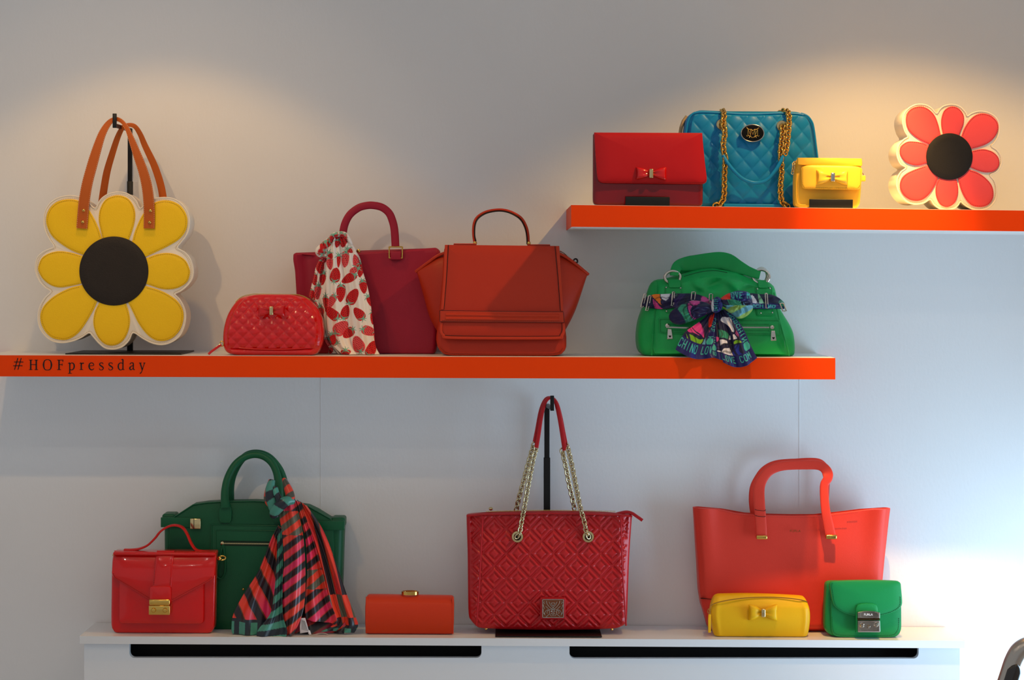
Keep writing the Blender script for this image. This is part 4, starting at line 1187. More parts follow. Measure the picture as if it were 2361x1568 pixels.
# metal belt loops that carry the scarf
def bloop(cx, cz, w, h, tilt=0):
    pts = []
    y = on(min(max(cx, 200), 1690), cz, .018)[1]
    for a, b in catmull([(-w, -h), (w, -h), (w, h), (-w, h)], 1, True) if 0 else [(-w, -h), (0, -h*1.02), (w, -h), (w, 0), (w, h), (0, h*1.02), (-w, h), (-w, 0)]:
        x, z = fr.p(cx+a+tilt*b, cz+b); pts.append((x, y+(.004 if a > 0 else 0), z))
    sweep('belt_loop', SILVER, gb, pts, .0016, .0016, n=8, closed=True)
bloop(205, 608, 14, 70, -.25); bloop(255, 635, 14, 78, -.2); bloop(512, 588, 12, 72, -.08); bloop(722, 560, 20, 44, -.1); bloop(905, 580, 18, 44, 0); bloop(1497, 605, 12, 76, .06); bloop(1672, 672, 20, 40, .4)
# ------------------------------------------------------------------ upper shelf: red clutch
REDCL = mat('red_grained_leather', '#b8080f', 0.40, grain=.2, gscale=520, spec=.28)
REDGL = mat('deep_red_vinyl', '#7c0410', 0.2, coat=.6, spec=.15, grain=.10, gscale=60, gdist=.002)
fr = Fr(1340, 220, 3.935, -0.300, 620, 990, Z_UP)
cl = empty('clutch_bag', fr.loc); tag(cl, 'red flap clutch with bow on the upper shelf beside the blue bag', 'bag')
body('shell', REDGL, cl, catmull(fr.P([(150,990),(118,975),(107,940),(105,800),(102,500),(101,345)]), 4), catmull(fr.P([(1070,990),(1098,975),(1106,940),(1106,800),(1100,560),(1092,335)]), 4),
     lambda v: 0.004+.002*v, lambda v: 0.046-.016*v, r=.008, rt=.004, rb=.004, nf=60, nr=40,
     relief=lambda u, v, x, z: .004*math.sin(PI*u)*math.sin(PI*min(1, v*2.2)))
flap = plate('flap', REDCL, cl, chaikin(fr.P([(108,340),(108,330),(118,330),(600,326),(1078,322),(1088,322),(1089,332),(1098,430),(1112,560),(1130,690),(1136,740),(1130,768),(1108,784),(1060,787),(600,788),(200,788),(165,778),(146,755),(138,715),(128,600),(116,450)]), 2, r=.2), -0.006, .012, .002, .003)
stitches('flap_stitching', mat('dark_red_thread', '#6e0508', .7), flap, fr.P([(136,735),(150,765),(200,778),(600,778),(1090,776),(1122,762),(1128,735)]), -.0063, w=.0006)
q = fr.p(628, 697); b_ = bow(cl, q[0], q[1], -.0085, fr.d(278), fr.d(118), .009, REDPATS, PALEGOLD, fr.d(38), fr.d(86), asym=.95)
def lip_stand(label, fr_, x0, x1, z0, z1, y0, yback):
    """small acrylic easel: front lip, foot and leaning back plate"""
    a, b = fr_.p(x0, z1), fr_.p(x1, z0)
    root = empty('lip_display_stand', (fr_.loc[0], fr_.loc[1]+y0, fr_.loc[2])); tag(root, label, 'display stand')
    v, f = boxm(a[0], b[0], 0, .003, 0.0, b[1], .001); mobj('front_lip', v, f, BLACKP, root)
    v, f = boxm(a[0], b[0], .003, yback, 0.0, .0022, .0008); mobj('foot', v, f, BLACKP, root)
    v, f = boxm(a[0], b[0], yback-.003, yback, 0.0, .075, .001); mobj('back_rest', v, f, BLACKP, root)
    return root
lip_stand('small black lip stand in front of the red bow clutch', fr, 396, 797, 908, 993, -.018, .056)

# ------------------------------------------------------------------ blue quilted chain bag
BLUE = mat('turquoise_blue_leather', '#0c80bd', 0.40, grain=.15, gscale=500, spec=.28)
BLUES = mat('turquoise_blue_leather_trim', '#0d86c4', 0.40, grain=.15, gscale=500, spec=.28)
BEIGE = mat('beige_zip_tape', '#b49a74', .7)
fr = Fr(1340, 220, 3.935, -0.215, 1530, 1003, Z_UP)
bl = empty('quilted_handbag', fr.loc); tag(bl, 'turquoise blue quilted handbag with gold chains and oval emblem', 'bag')
Lq = catmull(fr.P([(900,1003),(893,960),(897,800),(908,600),(922,400),(935,290),(946,220),(972,165),(1010,135)]), 5)
Rq = catmull(fr.P([(2182,1003),(2184,950),(2176,800),(2158,560),(2138,400),(2118,265),(2100,205),(2060,155),(2000,130)]), 5)
tq = fr.P([(880,135),(1000,130),(1080,118),(1300,124),(1450,131),(1600,129),(1800,119),(1950,120),(2050,132),(2200,135)])
tq = [(x, z+.002) for x, z in tq]
def relq(u, v, x, z):
    e = max(0, min(1, u/.04, (1-u)/.04, (1-v)/.05, v/.05))
    edge = .0016*math.exp(-((min(u, 1-u)-.012)/.008)**2)
    return (.005+.014*math.sin(PI*u)*math.sin(PI*v)**.5+quilt(x-.002, z, .0385, .0445, .0036, .5))*e+edge
shell = body('shell', BLUE, bl, Lq, Rq, lambda v: .006+.004*v, lambda v: .088-.02*v, top=tq, r=.014, rt=.010, rb=.006, nf=190, nr=130, relief=relq)
for Ls in (Lq, Rq):
    rim = [(x+(.0035 if Ls is Lq else -.0035), -.0010+.006*0+.0065, z) for x, z in Ls]
    sweep('edge_binding', BLUES, bl, rim, .0022, .0022, n=8)
sweep('edge_binding', BLUES, bl, [(x, .0055, z-.0035) for x, z in catmull(fr.P([(1000,133),(1080,118),(1300,124),(1450,131),(1600,129),(1800,119),(1950,122),(2010,133)]), 6)], .0022, .0022, n=8)
# zip gusset showing beige at the top left corner
sweep('zip_tape', BEIGE, bl, fr.P3([(905,330,.05),(915,260,.05),(935,200,.05),(965,160,.05)]), .004, .012, n=10, power=4)
# base handle band
v, f = boxm(*[fr.p(1285, 0)[0], fr.p(1815, 0)[0]], -.016, -.008, fr.p(0, 1000)[1], fr.p(0, 962)[1], .0015); bb = mobj('base_strap', v, f, BLUES, bl)
# emblem
e = fr.p(1535, 325); rx, rz = fr.d(103), fr.d(77)
ysf = -.024
em = plate('emblem', mat('black_enamel', '#060505', .4, spec=.15), bl, [(e[0]+rx*math.cos(2*PI*k/48), e[1]+rz*math.sin(2*PI*k/48)) for k in range(48)], ysf, .012, .001)
sweep('emblem_rim', SILVER, em, [(e[0]+rx*math.cos(2*PI*k/48), ysf, e[1]+rz*math.sin(2*PI*k/48)) for k in range(48)], .0011, .0011, n=8, closed=True)
mbm = MB()
def ems(pts, r=.0009):
    q = [(e[0]+(x-840)/16.86*.25/1000*3.83*0.98+0, ysf-.0012, e[1]-(z-715)/16.86*.25/1000*3.83*.98) for x, z in pts]
    sweep('x', None, None, q, r, r, n=7, mb=mbm)
for pts in ([(650,560),(650,810)], [(755,560),(755,830)], [(940,560),(940,830)], [(1045,560),(1045,810)], [(650,560),(755,800)], [(755,560),(850,780)], [(940,560),(850,780)], [(1045,560),(940,800)],
            [(590,490),(640,540),(700,560),(780,555),(850,620)], [(850,620),(920,555),(990,560),(1040,530),(1100,490)], [(590,800),(600,850),(650,830)], [(1105,805),(1090,850),(1045,830)],
            [(690,905),(755,840),(810,890),(830,905)], [(870,905),(940,840),(1000,905)], [(650,810),(755,830)], [(940,830),(1045,810)]):
    ems(pts)
mbm.build('monogram', GOLD, em)
# eyelets
for x, z in ((1262, 246), (1806, 252)):
    a = fr.p(x, z); r = fr.d(49)
    lathe('eyelet', PALEGOLD, bl, [(r, .012), (r, -.001), (r*.92, -.0022), (r*.55, -.0022), (r*.5, -.0008), (r*.02, -.0006)], (a[0], -.010, a[1]), 'y', 28)
KA = ('gold_link', fr.d(27), fr.d(24), fr.d(8.5), GOLD)
def bchain(nm, pts): chain(nm, bl, catmull(fr.P3(pts), 6), *KA, pitch=1.12, roll=(38, -38))
bchain('shoulder_chain', [(1275,112,.016),(1278,160,-.018),(1272,210,-.026),(1268,260,-.030),(1282,330,-.032),(1268,420,-.034),(1275,500,-.034),(1290,560,-.034)])
bchain('shoulder_chain', [(1288,560,-.034),(1286,640,-.034),(1282,740,-.032),(1285,840,-.028),(1280,920,-.022),(1245,970,-.020),(1215,976,-.020)])
bchain('shoulder_chain', [(1815,118,.03),(1845,108,.012),(1862,150,-.018),(1862,230,-.026),(1852,330,-.030),(1842,430,-.032),(1828,500,-.034)])
bchain('shoulder_chain', [(1806,262,-.022),(1800,330,-.032),(1790,420,-.036),(1783,500,-.036),(1792,590,-.034),(1797,690,-.032),(1790,790,-.030),(1796,880,-.026),(1812,945,-.022),(1858,975,-.020)])
tube('leather_strap', BLUES, bl, catmull(fr.P3([(1268,530,-.034),(1300,590,-.038),(1360,665,-.038),(1450,742,-.036),(1560,775,-.034),(1660,750,-.036),(1740,660,-.038),(1785,580,-.038),(1806,528,-.036)]), 6), fr.d(17), n=12)

# ------------------------------------------------------------------ small yellow bow purse
YEL = mat('pale_yellow_leather', '#f2be3a', 0.38, grain=.12, gscale=500, spec=.28)
fr = Fr(1780, 200, 4.064, -0.300, 540, 1122, Z_UP)
yp = empty('bow_purse', fr.loc); tag(yp, 'small pale yellow flap purse with bow standing before the blue bag', 'purse')
body('shell', YEL, yp, catmull(fr.P([(255,1122),(230,1095),(222,1060),(216,900),(218,780),(228,690),(232,650)]), 4), catmull(fr.P([(800,1122),(830,1085),(838,1040),(846,880),(844,760),(838,650)]), 4), lambda v: .010-.004*v, lambda v: .060-.015*v, r=.010, rt=.010, rb=.004, nf=30, nr=30)
sweep('seam_piping', YEL, yp, [(fr.p(x, 0)[0], .009, fr.p(0, z)[1]) for x, z in catmull([(236,760),(232,900),(238,1040),(258,1085),(320,1092)], 6)], .0014, .0014, n=8)
fl = plate('flap', YEL, yp, fr.P([(232,652),(540,650),(836,652),(842,700),(838,722),(540,724),(262,720),(235,715)]), -.003, .010, .003, .002)
fl2 = plate('pocket_flap', YEL, yp, chaikin(fr.P([(266,722),(540,722),(838,726),(835,820),(828,900),(815,935),(795,946),(540,947),(310,946),(282,935),(270,905),(266,820)]), 2, r=.2), -.010, .014, .003, .003)
stitches('flap_stitching', mat('ochre_thread', '#b98a08', .7), fl2, fr.P([(278,740),(280,900),(298,932),(540,936),(790,934),(816,900),(822,740)]), -.0105, w=.0006)
q = fr.p(550, 835); bow(yp, q[0], q[1], -.0135, fr.d(295), fr.d(140), .014, YEL, SILVER, fr.d(42), fr.d(84))
kc = ('small_gold_link', .0042, .0032, .0011, PALEGOLD)
chain('side_chain', yp, fr.P3([(222,690,.02),(205,700,.012),(200,740,.008),(192,790,.006)]), *kc, pitch=1.2)
a, b = fr.p(846, 862), fr.p(888, 806)
v, f = boxm(a[0], b[0], .018, .026, a[1], b[1], .002); tb = mobj('strap_tab', v, f, YEL, yp)
a = fr.p(852, 800); sweep('tab_ring', PALEGOLD, tb, [(a[0]+.004*math.cos(t), .022, a[1]+.004*math.sin(t)) for t in [2*PI*k/14 for k in range(14)]], .001, .001, n=6, closed=True)
lip_stand('small black lip stand in front of the pale yellow purse', fr, 338, 745, 1040, 1125, -.018, .068)
# ------------------------------------------------------------------ cabinet top: dark green tote
DGR = mat('forest_green_leather', '#0f5432', 0.45, grain=.25, gscale=520, spec=.28)
DGRT = mat('forest_green_leather_trim', '#0f5734', 0.42, grain=.25, gscale=520, spec=.28)
fr = Fr(180, 1030, 2.915, -0.088, 1170, 1242, Z_CAB)
gt = empty('tote_bag', fr.loc); tag(gt, 'dark forest green leather tote with twin handles behind the red satchel', 'bag')
# winged side panels behind, then the front panel
body('shell', DGR, gt, fr.P([(590,1242),(575,1150),(570,900),(567,600),(562,505)]), fr.P([(1740,1242),(1762,1150),(1770,900),(1778,600),(1782,510)]), lambda v: .008, lambda v: .082, r=.018, rt=.003, rb=.006, nf=30, nr=20)
fpl = plate('front_panel', DGR, gt, fr.P([(612,1240),(608,900),(610,560),(628,500),(655,480),(770,405),(860,392),(950,386),(1180,380),(1400,392),(1540,412),(1600,440),(1690,495),(1712,520),(1720,900),(1715,1240)]), .002, .05, .002, .001)
sweep('panel_edge', DGRT, fpl, fr.P3([(640,492,.002),(770,407,.002),(860,394,.002),(950,388,.002),(1180,382,.002),(1400,394,.002),(1540,414,.002),(1690,497,.002)]), .0016, .003, n=8)
# side belt straps with turn-lock
for x0, x1, z0, z1, nm in ((553, 770, 492, 558, 'belt_strap'), (1600, 1787, 510, 572, 'belt_strap')):
    a, b = fr.p(x0, z1), fr.p(x1, z0)
    v, f = boxm(a[0], b[0], -.003, .004, a[1], b[1], .0012); s_ = mobj(nm, v, f, DGRT, gt)
    xe = x0 if x0 < 1000 else x1
    sgn = 1 if x0 < 1000 else -1
    lp = fr.P3([(xe+sgn*70, z0-8, .012), (xe+sgn*20, z0-16, .006), (xe, z0+4, .02), (xe+sgn*2, z0-6, .06), (xe+sgn*60, z0-14, .066)])
    a, b = fr.p(min(xe, xe+sgn*92), z1-10), fr.p(max(xe, xe+sgn*92), z0-18)
    v, f = boxm(a[0], b[0], .012, .072, a[1], b[1], .006); mobj('folded_wing', v, f, DGRT, gt)
a, b = fr.p(752, 567), fr.p(823, 497)
v, f = boxm(a[0], b[0], -.008, .002, a[1], b[1], .0016); tl = mobj('turn_lock', v, f, PALEGOLD, gt)
a, b = fr.p(776, 566), fr.p(780, 498)
v, f = boxm(a[0], b[0], -.0086, .0, a[1], b[1], .0004); mobj('lock_seam', v, f, EDGE, tl)
# pocket frame, zip and puller
pk = plate('zip_pocket', DGRT, gt, fr.P([(888,538),(1460,545),(1470,1000),(1462,1242),(888,1242)]), -.001, .004, .0015)
for z in (540, 575):
    sweep('pocket_ridge', DGRT, pk, fr.P3([(895 if z == 540 else 925, 1200, -.001), (895 if z == 540 else 925, z, -.001), (1460, z+6, -.001)]), .0018, .0018, n=8)
v = fr.P3([(955,640,-.0012),(1300,644,-.0012),(1300,690,-.0012),(955,686,-.0012)])
mbz = MB()
ribbon(mbz, [(v[0][0], (v[0][2]+v[3][2])/2), (v[1][0], (v[1][2]+v[2][2])/2)], fr.d(34), -.0016, -.0006); mbz.build('zip_tape', mat('dark_green_tape', '#0a2b18', .7), pk, smooth=False)
mbz = MB()
for k in range(70):
    x, z = fr.p(962+k*5, 664+k*.03)
    mbz.box(x-.0005, x+.0005, -.0028, -.0012, z-.0018+.0006*(k % 2), z+.0012+.0006*(k % 2))
mbz.build('zip_teeth', PALEGOLD, pk, smooth=False)
a = fr.p(968, 663); sl = lathe('zip_slider', PALEGOLD, pk, [(.001,-.003),(.004,-.002),(.0045,.001),(.001,.002)], (a[0], -.002, a[1]), 'y', 12)
lp = catmull(fr.P3([(972,672,-.004),(950,760,-.006),(932,850,-.008),(940,890,-.008),(965,895,-.008),(988,850,-.008),(985,760,-.006),(975,672,-.004)]), 6)
sweep('leather_puller', DGRT, gt, lp, .0022, .0022, n=8)
# handles
def ghandle(pts, y0, nm):
    P = catmull(fr.P3([(x, z, y0+dy) for x, z, dy in pts]), 6)
    o = sweep(nm, DGRT, gt, P, lambda t: fr.k*interp([(0,34),(.10,28),(.2,24),(.8,24),(.9,28),(1,34)], t), .0075, n=14)
    return o
ghandle([(990,420,-.004),(986,380,-.004),(984,300,.002),(1000,222,.010),(1042,142,.018),(1102,92,.024),(1172,72,.026),(1240,86,.024),(1295,130,.018),(1330,200,.010),(1345,290,.002),(1348,420,-.004)], -.006, 'front_handle')
ghandle([(995,420,.04),(1000,300,.038),(1022,215,.034),(1066,130,.03),(1120,78,.027),(1190,66,.027),(1260,90,.03),(1318,150,.034),(1352,215,.038),(1368,300,.04),(1372,420,.04)], .010, 'rear_handle')
for x in (988, 1348):
    pts = fr.P([(x-44,505),(x-42,440),(x-25,380),(x+25,380),(x+42,440),(x+42,505),(x+30,526),(x-32,526)])
    plate('handle_tab', DGRT, gt, pts, -.006, .009, .002, .002)
q = fr.p(1110, 972); stud('stud', GOLD, gt, q[0], -.002, q[1], .003)

# ------------------------------------------------------------------ striped scarf
PINKS = np.array(H('#e0245e')); ORS = np.array(H('#e2381a')); BLK = np.array(H('#1d0f18')); TEAL = np.array(H('#3f8a78')); NVY = np.array(H('#0f1a26')); GRYG = np.array(H('#5a5a48')); PUR = np.array(H('#4a1c52')); REDS = np.array(H('#cf1f22'))
def lines(frx, ang, per, ph, ca, cb, third=None, border=None, blocks=None):
    def f(u, v, x, z):
        X = x/frx.k+frx.cx; Z = frx.base-z/frx.k
        a = math.radians(ang)
        s = ((X*math.cos(a)+Z*math.sin(a))/per+ph) % 1
        mixv = np.clip((np.sin(Z/95.0+X/60)+1)/2, 0, 1)[:, None]
        C = ca*mixv+cb*(1-mixv)
        C = C.copy()
        C[s > .50] = BLK
        C[(s > .45) & (s < .52)] = ORS*.7
        C[(s > .94)] = np.array(H('#7a3a12'))
        if blocks is not None:
            for z0, z1 in blocks:
                m = (Z > z0) & (Z < z1); d = (((X*math.cos(a)+Z*math.sin(a))/per+ph+.5) % 1)
                C[m & (d > .5)] = GRYG; C[m & (d <= .5)] = ORS
        if border is not None:
            m = v > border
            t = ((X/78.0) % 1)
            C[m] = TEAL; C[m & (t > .55)] = NVY
            C[(v > border-.015) & (v <= border+.01)] = NVY
        return C
    return f
SATIN = mat('striped_satin', '#ffffff', 0.34, attr='print', spec=.5, sheen=.1)
fr = Fr(180, 1030, 2.915, -0.135, 1450, 1262, Z_CAB)
ss = empty('satin_scarf', fr.loc); tag(ss, 'pink, orange and black striped satin scarf knotted on the dark green tote', 'scarf')
def sf(k, ph, amp, y0, y1):
    def f(u, v): return y0+(y1-y0)*v**1.4+amp*(.25+.75*v)*math.sin(2*PI*(k*u+ph+.1*v))+.35*amp*math.sin(2*PI*(2.4*k*u+2*ph+.35*v))
    return f
cloth('left_drape', SATIN, ss, fr.P([(1340,540),(1290,640),(1215,840),(1115,1000),(1050,1130),(1040,1225),(1048,1258)]), fr.P([(1362,560),(1352,650),(1340,800),(1335,1000),(1350,1130),(1370,1200),(1400,1262)]), sf(1.4, .2, .008, .004, -.030), lines(fr, -28, 118, .1, PINKS, ORS, border=.88), 190, 300)
cloth('teal_fold', SATIN, ss, fr.P([(1338,560),(1335,800),(1322,1000),(1300,1120),(1225,1220),(1215,1262)]), fr.P([(1372,560),(1375,800),(1378,950),(1385,1120),(1420,1230),(1400,1275)]), sf(1.1, .4, .005, -.002, -.046), lambda u, v, x, z: np.where(((v*7.3+u*.5) % 1 > .5)[:, None], TEAL, NVY), 50, 160)
cloth('centre_drape', SATIN, ss, fr.P([(1352,385),(1350,470),(1372,600),(1384,800),(1372,950),(1380,1130),(1412,1262)]), fr.P([(1452,360),(1482,470),(1512,600),(1530,800),(1530,1000),(1512,1130),(1460,1250)]), sf(1.0, .05, .010, -.008, -.040), lines(fr, 52, 80, .2, PINKS, ORS, blocks=[(440, 600)]), 190, 300)
cloth('right_centre_drape', SATIN, ss, fr.P([(1455,370),(1500,520),(1528,640),(1540,850),(1530,1000),(1530,1100),(1540,1160)]), fr.P([(1490,385),(1540,520),(1580,640),(1645,850),(1690,1020),(1745,1150),(1735,1190)]), sf(1.2, .3, .008, .0, -.026), lines(fr, 50, 84, .55, PINKS, ORS, blocks=[(830, 960)]), 190, 300)
cloth('right_drape', SATIN, ss, fr.P([(1465,370),(1520,500),(1590,680),(1650,880),(1690,1060),(1730,1180),(1640,1240)]), fr.P([(1530,410),(1635,560),(1720,760),(1800,980),(1865,1140),(1884,1200),(1860,1250)]), sf(1.3, .6, .008, .008, -.014), lines(fr, -14, 80, .0, REDS, ORS, blocks=[(1000, 1150)], border=.95), 190, 300)
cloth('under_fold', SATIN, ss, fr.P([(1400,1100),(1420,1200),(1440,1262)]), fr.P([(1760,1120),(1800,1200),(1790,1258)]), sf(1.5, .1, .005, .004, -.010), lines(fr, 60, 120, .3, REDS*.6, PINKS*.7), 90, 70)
# knot round the handle
def knotpart(nm, pts, a, b, cf):
    P = catmull(fr.P3(pts), 18); o = sweep(nm, SATIN, ss, P, a, b, n=28)
    vv = np.array([v.co for v in o.data.vertices]); n = 28
    u = np.arange(len(vv)) % n/n; v = (np.arange(len(vv))//n)/(len(vv)/n)
    vert_print(o, cf(u, v, vv[:, 0], vv[:, 2]))
tl_ = lambda u, v, x, z: np.where(((v*2.0+u*.5) % 1 > .45)[:, None], TEAL, NVY)
og_ = lambda u, v, x, z: np.where(((v*2.4+u*.5) % 1 > .55)[:, None], GRYG*.6, ORS)
knotpart('knot_loop', [(1300,235,.0),(1288,290,-.006),(1292,350,-.010),(1310,420,-.010),(1330,480,-.006)], lambda t: fr.k*(20+14*math.sin(PI*t)), .008, tl_)
knotpart('knot_loop', [(1290,235,.006),(1272,310,.004),(1268,370,.002),(1290,410,.0)], lambda t: fr.k*(16+8*math.sin(PI*t)), .008, og_)
knotpart('knot_loop', [(1378,235,.012),(1400,280,.002),(1420,325,-.006),(1428,365,-.010),(1400,395,-.014)], lambda t: fr.k*(14+16*math.sin(PI*t)), .010, og_)
knotpart('knot_wrap', [(1440,370,-.006),(1400,372,-.018),(1360,400,-.020),(1325,440,-.016),(1310,470,-.006)], lambda t: fr.k*(26+12*math.sin(PI*t)), .010, tl_)
knotpart('knot_loop', [(1318,285,-.004),(1330,320,-.010),(1345,355,-.012),(1352,385,-.012)], lambda t: fr.k*(22), .008, lambda u, v, x, z: np.where(((v*1.6+u*.5) % 1 > .6)[:, None], TEAL*1.3, NVY))
# care label and its plastic tag
lb = plate('care_label', mat('white_label_satin', '#d9d6dc', .6), ss, fr.P([(1506,1148),(1534,1146),(1556,1222),(1562,1240),(1500,1250),(1498,1200)]), -.030, .0012, .0004)
mbl = MB()
for k in range(5): ribbon(mbl, fr.P([(1510+k*5, 1158+k*2), (1514+k*9, 1225+k*2)]), .0005, -.0306, -.0299)
mbl.build('label_print', EDGE, lb, smooth=False)
sweep('tag_cord', mat('clear_plastic_cord', '#b9a79c', .3), ss, catmull(fr.P3([(1555,1245,-.032),(1580,1258,-.036),(1620,1248,-.036),(1660,1246,-.034),(1690,1258,-.032),(1670,1270,-.036)]), 6), .0008, .0008, n=6)
plate('paper_tag', mat('white_paper_tag', '#e8e8ee', .6), ss, fr.P([(1556,1228),(1566,1226),(1576,1252),(1566,1262),(1558,1250)]), -.034, .001, .0003)

# ------------------------------------------------------------------ red patent satchel
REDSAT = mat('red_patent_leather', '#cf0b07', 0.22, coat=.8, spec=.15, grain=.06, gscale=45, gdist=.004, coat_rough=.02)
fr = Fr(180, 1030, 2.915, -0.150, 570, 1265, Z_CAB)
sa = empty('patent_satchel', fr.loc); tag(sa, 'red patent satchel with gold lock in front of the dark green tote', 'bag')
body('shell', REDSAT, sa, catmull(fr.P([(245,1265),(225,1240),(218,1190),(219,1000),(222,790),(236,715)]), 4), catmull(fr.P([(885,1265),(908,1240),(914,1190),(917,1000),(920,790),(924,732)]), 4), lambda v: .004, lambda v: .046, r=.006, rt=.003, rb=.003, nf=30, nr=24)
pk = plate('front_pocket', REDSAT, sa, fr.P(rrect(278,846,880,1196,22)), -.010, .014, .004, .001)
fl = plate('flap', REDSAT, sa, fr.P([(237,712),(580,716),(926,731),(925,800),(921,865),(912,888),(880,910),(760,976),(640,1042),(568,1044),(496,1040),(380,968),(262,897),(240,880),(231,855),(233,780)]), -.016, .006, .002, .002, centre=fr.p(578, 850))
stitches('flap_stitching', mat('red_stitch_thread', '#8c0707', .7), fl, fr.P([(242,858),(255,884),(385,960),(498,1030)]), -.0162, w=.0007); stitches('flap_stitching', MATS['red_stitch_thread'], fl, fr.P([(640,1030),(760,965),(880,900),(910,872)]), -.0162, w=.0007)
st = plate('centre_strap', REDSAT, sa, fr.P([(527,708),(645,708),(640,800),(634,945),(510,945),(520,800)]), -.022, .006, .0015, .001)
for s_, q_ in ((530, 516), (638, 628)): stitches('strap_stitching', MATS['red_stitch_thread'], st, fr.P([(s_, 720), (q_, 935)]), -.0226, w=.0006)
plate('lock_tab', REDSAT, sa, fr.P(rrect(492,634,938,1060,18)), -.026, .008, .002, .001)
v, f = boxm(*[fr.p(491, 0)[0], fr.p(632, 0)[0]], -.036, -.012, fr.p(0, 1124)[1], fr.p(0, 1062)[1], .0015); lk = mobj('lock', v, f, GOLD, sa)
v, f = boxm(*[fr.p(493, 0)[0], fr.p(632, 0)[0]], -.038, -.020, fr.p(0, 1060)[1], fr.p(0, 1020)[1], .003); mobj('lock_bar', v, f, GOLD, lk)
for x in (524, 601):
    q = fr.p(x, 1092); lathe('lock_screw', GOLD, lk, [(fr.d(16),.001),(fr.d(16),-.002),(fr.d(12),-.004),(fr.d(2),-.0045)], (q[0], -.036, q[1]), 'y', 18)
v, f = boxm(*[fr.p(236, 0)[0], fr.p(926, 0)[0]], -.012, .044, fr.p(0, 738)[1], fr.p(0, 716)[1], .004); mobj('top_panel', v, f, REDSAT, sa)
REDSTR = mat('red_strap_leather', '#c8160f', .4, grain=.15)
hp = catmull(fr.P3([(298,712,.02),(350,711,.02),(400,704,.02),(455,680,.02),(505,632,.02),(540,588,.02),(590,555,.02),(640,544,.02),(690,560,.02),(722,604,.02),(748,664,.02),(780,708,.02),(820,719,.02),(872,722,.02)]), 6)
sweep('handle', REDSTR, sa, hp, fr.d(7.5), .010, n=14, power=3.5)
def bend(o, za, zb, dy):
    for v_ in o.data.vertices:
        t = (v_.co.z-za)/(zb-za)
        if t > 0: v_.co.y += dy*min(t, 1.1)**2
za_, zb__ = fr.p(0, 900)[1], fr.p(0, 712)[1]
for o_ in (fl, st): bend(o_, za_, zb__, .020)
q = fr.p(955, 766)
sd = sweep('strap_ring', GOLD, sa, [(q[0]+fr.d(24)*math.cos(t), .026+.004*math.sin(t), q[1]+fr.d(12)*math.sin(t)) for t in [2*PI*k/18 for k in range(18)]], .002, .002, n=8, closed=True)
stud('ring_stud', GOLD, sa, q[0]-fr.d(14), .018, q[1], .005)
q = fr.p(232, 745); stud('ring_stud', GOLD, sa, q[0], .010, q[1], .003)

# ------------------------------------------------------------------ orange box clutch
ORC = mat('orange_glossy_leather', '#c9340c', 0.34, grain=.12, gscale=420, spec=.28)
fr = Fr(800, 1340, 6.877, -0.150, 990, 862, Z_CAB)
oc = empty('box_clutch', fr.loc); tag(oc, 'orange box clutch with gold clasp between striped scarf and red quilted tote', 'bag')
def yfc(v): return .006-.012*math.sin(PI*min(1, max(0, v)))**.7
body('shell', ORC, oc, fr.P([(312,862),(294,815),(288,700),(288,420),(296,300),(312,252)]), fr.P([(1655,862),(1680,835),(1690,700),(1692,420),(1688,300),(1680,255)]), lambda v: yfc(v)+.010*max(0, (v-.8)/.2)**2, lambda v: .052-.012*max(0, (v-.7)/.3)**2, top=fr.P([(280,250),(1690,264)]), r=.004, rt=.006, rb=.004, nf=20, nr=40)
for x in (300, 1684):
    sweep('end_frame', GOLD, oc, [(fr.p(x, 0)[0], yfc((862-z)/612)+.004, fr.p(0, z)[1]) for z in (850, 780, 650, 500, 380, 300)], .0009, .0009, n=6)
    sweep('end_welt', ORC, oc, [(fr.p(x+(8 if x < 900 else -8), 0)[0], yfc((862-z)/612)+.0008, fr.p(0, z)[1]) for z in (845, 780, 650, 500, 380, 300, 270)], .0022, .0018, n=8)
a, b = fr.p(853, 246), fr.p(1130, 197)
pts = catmull([(a[0], .020, (a[1]+b[1])/2), (0, .008, (a[1]+b[1])/2), (b[0], .020, (a[1]+b[1])/2), (0, .036, (a[1]+b[1])/2)], 8, True)
sweep('clasp', GOLD, oc, pts, fr.d(24), .0022, n=12, closed=True, power=4, side=(1, .3, 0)) if False else None
mbc = MB()
cx = (a[0]+b[0])/2; rw = (b[0]-a[0])/2; zc = (a[1]+b[1])/2; hz = (b[1]-a[1])/2
rings = []
for k in range(36):
    t = 2*PI*k/36; ex = cx+rw*math.cos(t); ey = .024+.016*math.sin(t); ix = cx+rw*.86*math.cos(t); iy = .024+.013*math.sin(t)
    rings.append([(ex, ey, zc-hz), (ex, ey, zc+hz), (ix, iy, zc+hz), (ix, iy, zc-hz)])
rings.append(rings[0]); v, f = loft(rings, caps=False); mbc.add(v, f); mbc.build('clasp', GOLD, oc)

